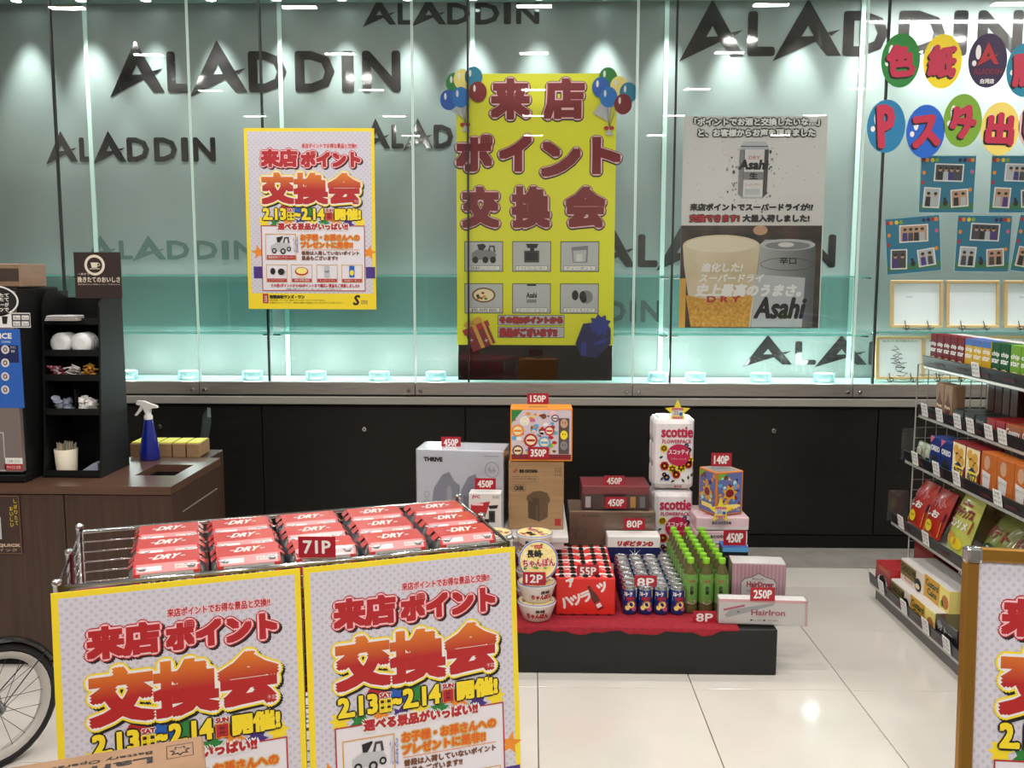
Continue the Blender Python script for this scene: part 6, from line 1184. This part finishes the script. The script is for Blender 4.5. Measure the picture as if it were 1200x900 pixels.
# fourth shelf: chip bags leaning back
def teri(p_, w_, h):
    p_.rect(.01, .01, w_-.01, h*.36, GOLDP, 1); p_.rect(.006, h*.38, w_-.006, h*.56, NAVY, 2); p_.text('しお', w_*.2, h*.40, w_*.8, h*.54, WHITE, 3, bold=.002, n=6); p_.text('ポテト', w_*.12, h*.62, w_*.88, h*.8, PINKL, 3, bold=.003, n=6); p_.text('ポテト', w_*.12, h*.62, w_*.88, h*.8, RED, 4, bold=.001, n=6); p_.ell(w_*.45, h*.2, w_*.2, h*.12, YEL, 3, 14); p_.ell(w_*.4, h*.22, w_*.03, h*.02, BLACK, 4, 8); p_.ell(w_*.52, h*.22, w_*.03, h*.02, BLACK, 4, 8)
def punch(p_, w_, h):
    p_.text('Calbee', w_*.3, h*.80, w_*.74, h*.88, RED, 2, bold=.001, n=6); p_.text('ポテトチップス', w_*.1, h*.60, w_*.9, h*.77, DRED, 3, bold=.003, n=6); p_.poly([(w_*.05, h*.56), (w_*.95, h*.6), (w_*.92, h*.38), (w_*.08, h*.36)], RED, 2); p_.text('コンソメ', w_*.15, h*.41, w_*.85, h*.54, WHITE, 4, bold=.002, n=6); p_.ell(w_*.35, h*.2, w_*.25, h*.10, GOLDP, 2, 14); p_.ell(w_*.6, h*.16, w_*.25, h*.10, YEL, 3, 14)
FR = M('bag_red', (176, 44, 34), rough=.28, coat=.3); FY = M('bag_lime', (192, 196, 96), rough=.28, coat=.3)
snack('chip_bag', 'red and blue potato chip bag leaning at the far end of the fourth shelf', 'snack bag', 3, 4.44, .17, .07, .225, FR, teri, bag=True, dz=.010, lean=.35, dx=.03)
snack('chip_bag', 'red and blue potato chip bag, second from the far end of the fourth shelf', 'snack bag', 3, 4.26, .17, .07, .225, FR, teri, bag=True, dz=.010, lean=.35, dx=.03)
snack('chip_bag', 'lime yellow potato chip bag with a red band on the fourth shelf', 'snack bag', 3, 4.02, .19, .07, .26, FY, punch, bag=True, dz=.010, lean=.30, dx=.03)
for i in range(3): snack('chip_bag', 'green-gold chip bag lying behind the sign, %s from the far end' % num[i], 'snack bag', 3, 3.80-i*.20, .19, .08, .24, M('bag_green', (118, 124, 50), rough=.3, coat=.3), lambda p_, w_, h: (p_.text('ポテト', w_*.12, h*.5, w_*.88, h*.72, DRED, 3, bold=.003, n=6), p_.ell(w_*.5, h*.3, w_*.3, h*.1, DGREEN, 2, 14), p_.text('Tel', w_*.4, h*.26, w_*.62, h*.34, WHITE, 3, bold=.001)), bag=True, dz=.010, lean=.5, dx=.05, group='green-gold chip bags')
for i in range(3): snack('chip_bag', 'olive chip bag in the rear row of the fourth shelf, %s from the far end' % num[i], 'snack bag', 3, 4.42-i*.21, .2, .07, .23, M('bag_olive', (116, 98, 50), rough=.35), lambda p_, w_, h: p_.ell(w_*.5, h*.6, w_*.3, h*.15, BROWN, 1, 14), bag=True, dx=.24, group='olive chip bags')
# bottom shelf
def choco(p_, w_, h): p_.rect(.001, .001, w_-.001, h*.7, M('choco_pink', (150, 70, 74)), 1); p_.ell(w_*.5, h*.32, w_*.34, h*.26, WHITE, 2, 16); p_.poly([(w_*.25, h*.12), (w_*.75, h*.1), (w_*.72, h*.5), (w_*.5, h*.62), (w_*.3, h*.5)], BLACK, 3); p_.text('MORINAGA', w_*.2, h*.8, w_*.8, h*.9, GOLDP, 2)
def pie(p_, w_, h): p_.rect(.001, h*.3, w_*.72, h*.92, M('pie_olive', (120, 108, 60)), 1); p_.text('CHOCO PIE', w_*.04, h*.5, w_*.70, h*.8, M('pie_dark', (48, 34, 24)), 2, bold=.0018, n=6); p_.text('チョコパイ', w_*.2, h*.12, w_*.6, h*.26, RED, 2, bold=.001, n=6); p_.ell(w_*.82, h*.35, w_*.15, h*.3, BLACK, 2, 14); p_.ell(w_*.80, h*.28, w_*.1, h*.12, CREAM, 3, 12)
def custard(p_, w_, h): p_.rect(.001, .001, w_*.62, h-.001, GOLDP, 1); p_.text('Custard', w_*.06, h*.56, w_*.56, h*.84, DGREEN, 2, bold=.0016, n=6); p_.text('Cake', w_*.14, h*.2, w_*.5, h*.48, DGREEN, 2, bold=.0016, n=6); p_.rect(w_*.62, .001, w_-.001, h-.001, PYEL, 1); p_.ell(w_*.84, h*.4, w_*.13, h*.3, M('cake_brown', (190, 116, 60)), 2, 14); p_.ell(w_*.72, h*.25, w_*.06, h*.16, LIME, 2, 10)
BR_ = M('choc_red', (176, 36, 38), rough=.35, coat=.2); PIEW = M('pie_white', (226, 214, 204), rough=.35, coat=.2)
snack('chocolate_box', 'red chocolate biscuit box at the far end of the bottom shelf front', 'snack box', 4, 4.44, .185, .17, .125, BR_, choco, topc=RED)
snack('chocolate_box', 'red chocolate biscuit box standing tall behind the front one', 'snack box', 4, 4.46, .22, .12, .27, M('choc_dark_red', (140, 26, 32), rough=.35), choco, dx=.20)
snack('choco_pie_box', 'white chocolate pie box lying on the bottom shelf', 'snack box', 4, 4.245, .22, .20, .095, PIEW, pie, topc=OFFW)
snack('choco_pie_box', 'white chocolate pie box stacked on top with its lid raised', 'snack box', 4, 4.24, .24, .16, .10, PIEW, pie, dx=.05, dz=.096, topc=OFFW)
snack('custard_cake_box', 'yellow custard cake box lying on the bottom shelf', 'snack box', 4, 4.02, .25, .20, .10, PYEL, custard, topc=OFFW)
snack('custard_cake_box', 'yellow custard cake box stacked on top of another one', 'snack box', 4, 4.00, .245, .15, .10, PYEL, custard, dx=.06, dz=.101, topc=OFFW)
snack('dark_cake_box', 'black cake box on the bottom shelf beside the sign frame', 'snack box', 4, 3.765, .20, .20, .105, M('cake_black', (40, 38, 40), rough=.3, coat=.3), lambda p_, w_, h: (p_.text('ガトー', w_*.15, h*.5, w_*.8, h*.75, LGREY, 2, bold=.001), p_.text('GATEAU CHOCOLAT', w_*.15, h*.3, w_*.8, h*.4, GREYP, 2), p_.ell(w_*.2, h*.7, w_*.12, h*.16, GREYP, 1)))
for i in range(3): snack('dark_cake_box', 'black upright cake box near the sign frame, %s of the rear ones' % num[i], 'snack box', 4, 3.83-i*.21, .20, .11, .24, M('cake_black'), lambda p_, w_, h: p_.text('ショコラ', w_*.2, h*.4, w_*.8, h*.55, LGREY, 2), dx=.235, group='upright black cake boxes')
for i in range(4): snack('dark_cake_box', 'black cake box lying near the sign, %s beyond the front one' % num[i], 'snack box', 4, 3.555-i*.21, .20, .20, .115, M('cake_black'), lambda p_, w_, h: p_.text('ショコラ', w_*.2, h*.4, w_*.8, h*.65, LGREY, 2), group='black cake boxes')

# ---------------------------------------------------------------- gold framed stand sign, bottom right
a = at(1130, 640, 1.9); t0 = (a.x, 1.9, a.z); so = empty('poster_stand', (a.x+.29, 1.9, 0)); tag(so, 'gold-framed poster stand at the right edge of the photo', 'sign stand')
sw, sh, fw2 = .585, .82, .030; rr_ = -.16; tilt = math.radians(9)
XF = Matrix.Translation((-.29, -.0, a.z)) @ Matrix.Rotation(.05, 4, 'Z') @ Matrix.Rotation(-tilt, 4, 'X') @ Matrix.Rotation(math.radians(3.4), 4, 'Y') 
def tb_(c, d): return MB().box(c, d, GOLD, X=XF, bev=.004)
tb_((fw2/2, 0, -sh/2), (fw2, .022, sh-2*fw2)).build('frame_bar', so); tb_((sw-fw2/2, 0, -sh/2), (fw2, .022, sh-2*fw2)).build('frame_bar', so)
tb_((sw/2, 0, -fw2/2), (sw, .022, fw2)).build('frame_bar', so); tb_((sw/2, 0, -sh+fw2/2), (sw, .022, fw2)).build('frame_bar', so)
for x, z in ((.016, -.016), (sw-.016, -.016), (.016, -sh+.016), (sw-.016, -sh+.016)): MB().box((x, -.004, z), (.036, .026, .036), CHROME, X=XF, bev=.008).build('corner_cap', so)
MB().box((sw/2, .008, -sh/2), (sw-fw2, .004, sh-fw2), OFFW, X=XF).build('back_plate', so)
for x in (.03, sw-.03):
    b0_ = XF @ Vector((x, 0, -sh+.01)); MB().tube([b0_, (b0_.x, b0_.y-.025, .012)], .011, GOLD, 8).build('leg', so)
MB().tube([XF @ Vector((sw/2+.08, .014, -.10)), (sw/2-.29+.10, .34, .012)], .011, GOLD, 8).build('rear_leg', so)
G = Matrix.Translation(so.location) @ XF
p3 = copy_tree(ep); pA, pB, pC = G @ Vector((fw2-.018, -.003, -sh+fw2-.016)), G @ Vector((sw-fw2+.018, -.003, -sh+fw2-.016)), G @ Vector((fw2-.018, -.003, -fw2+.018))
place_poster(p3, pA, pB, pC, 'event poster framed in the gold poster stand at the right edge')
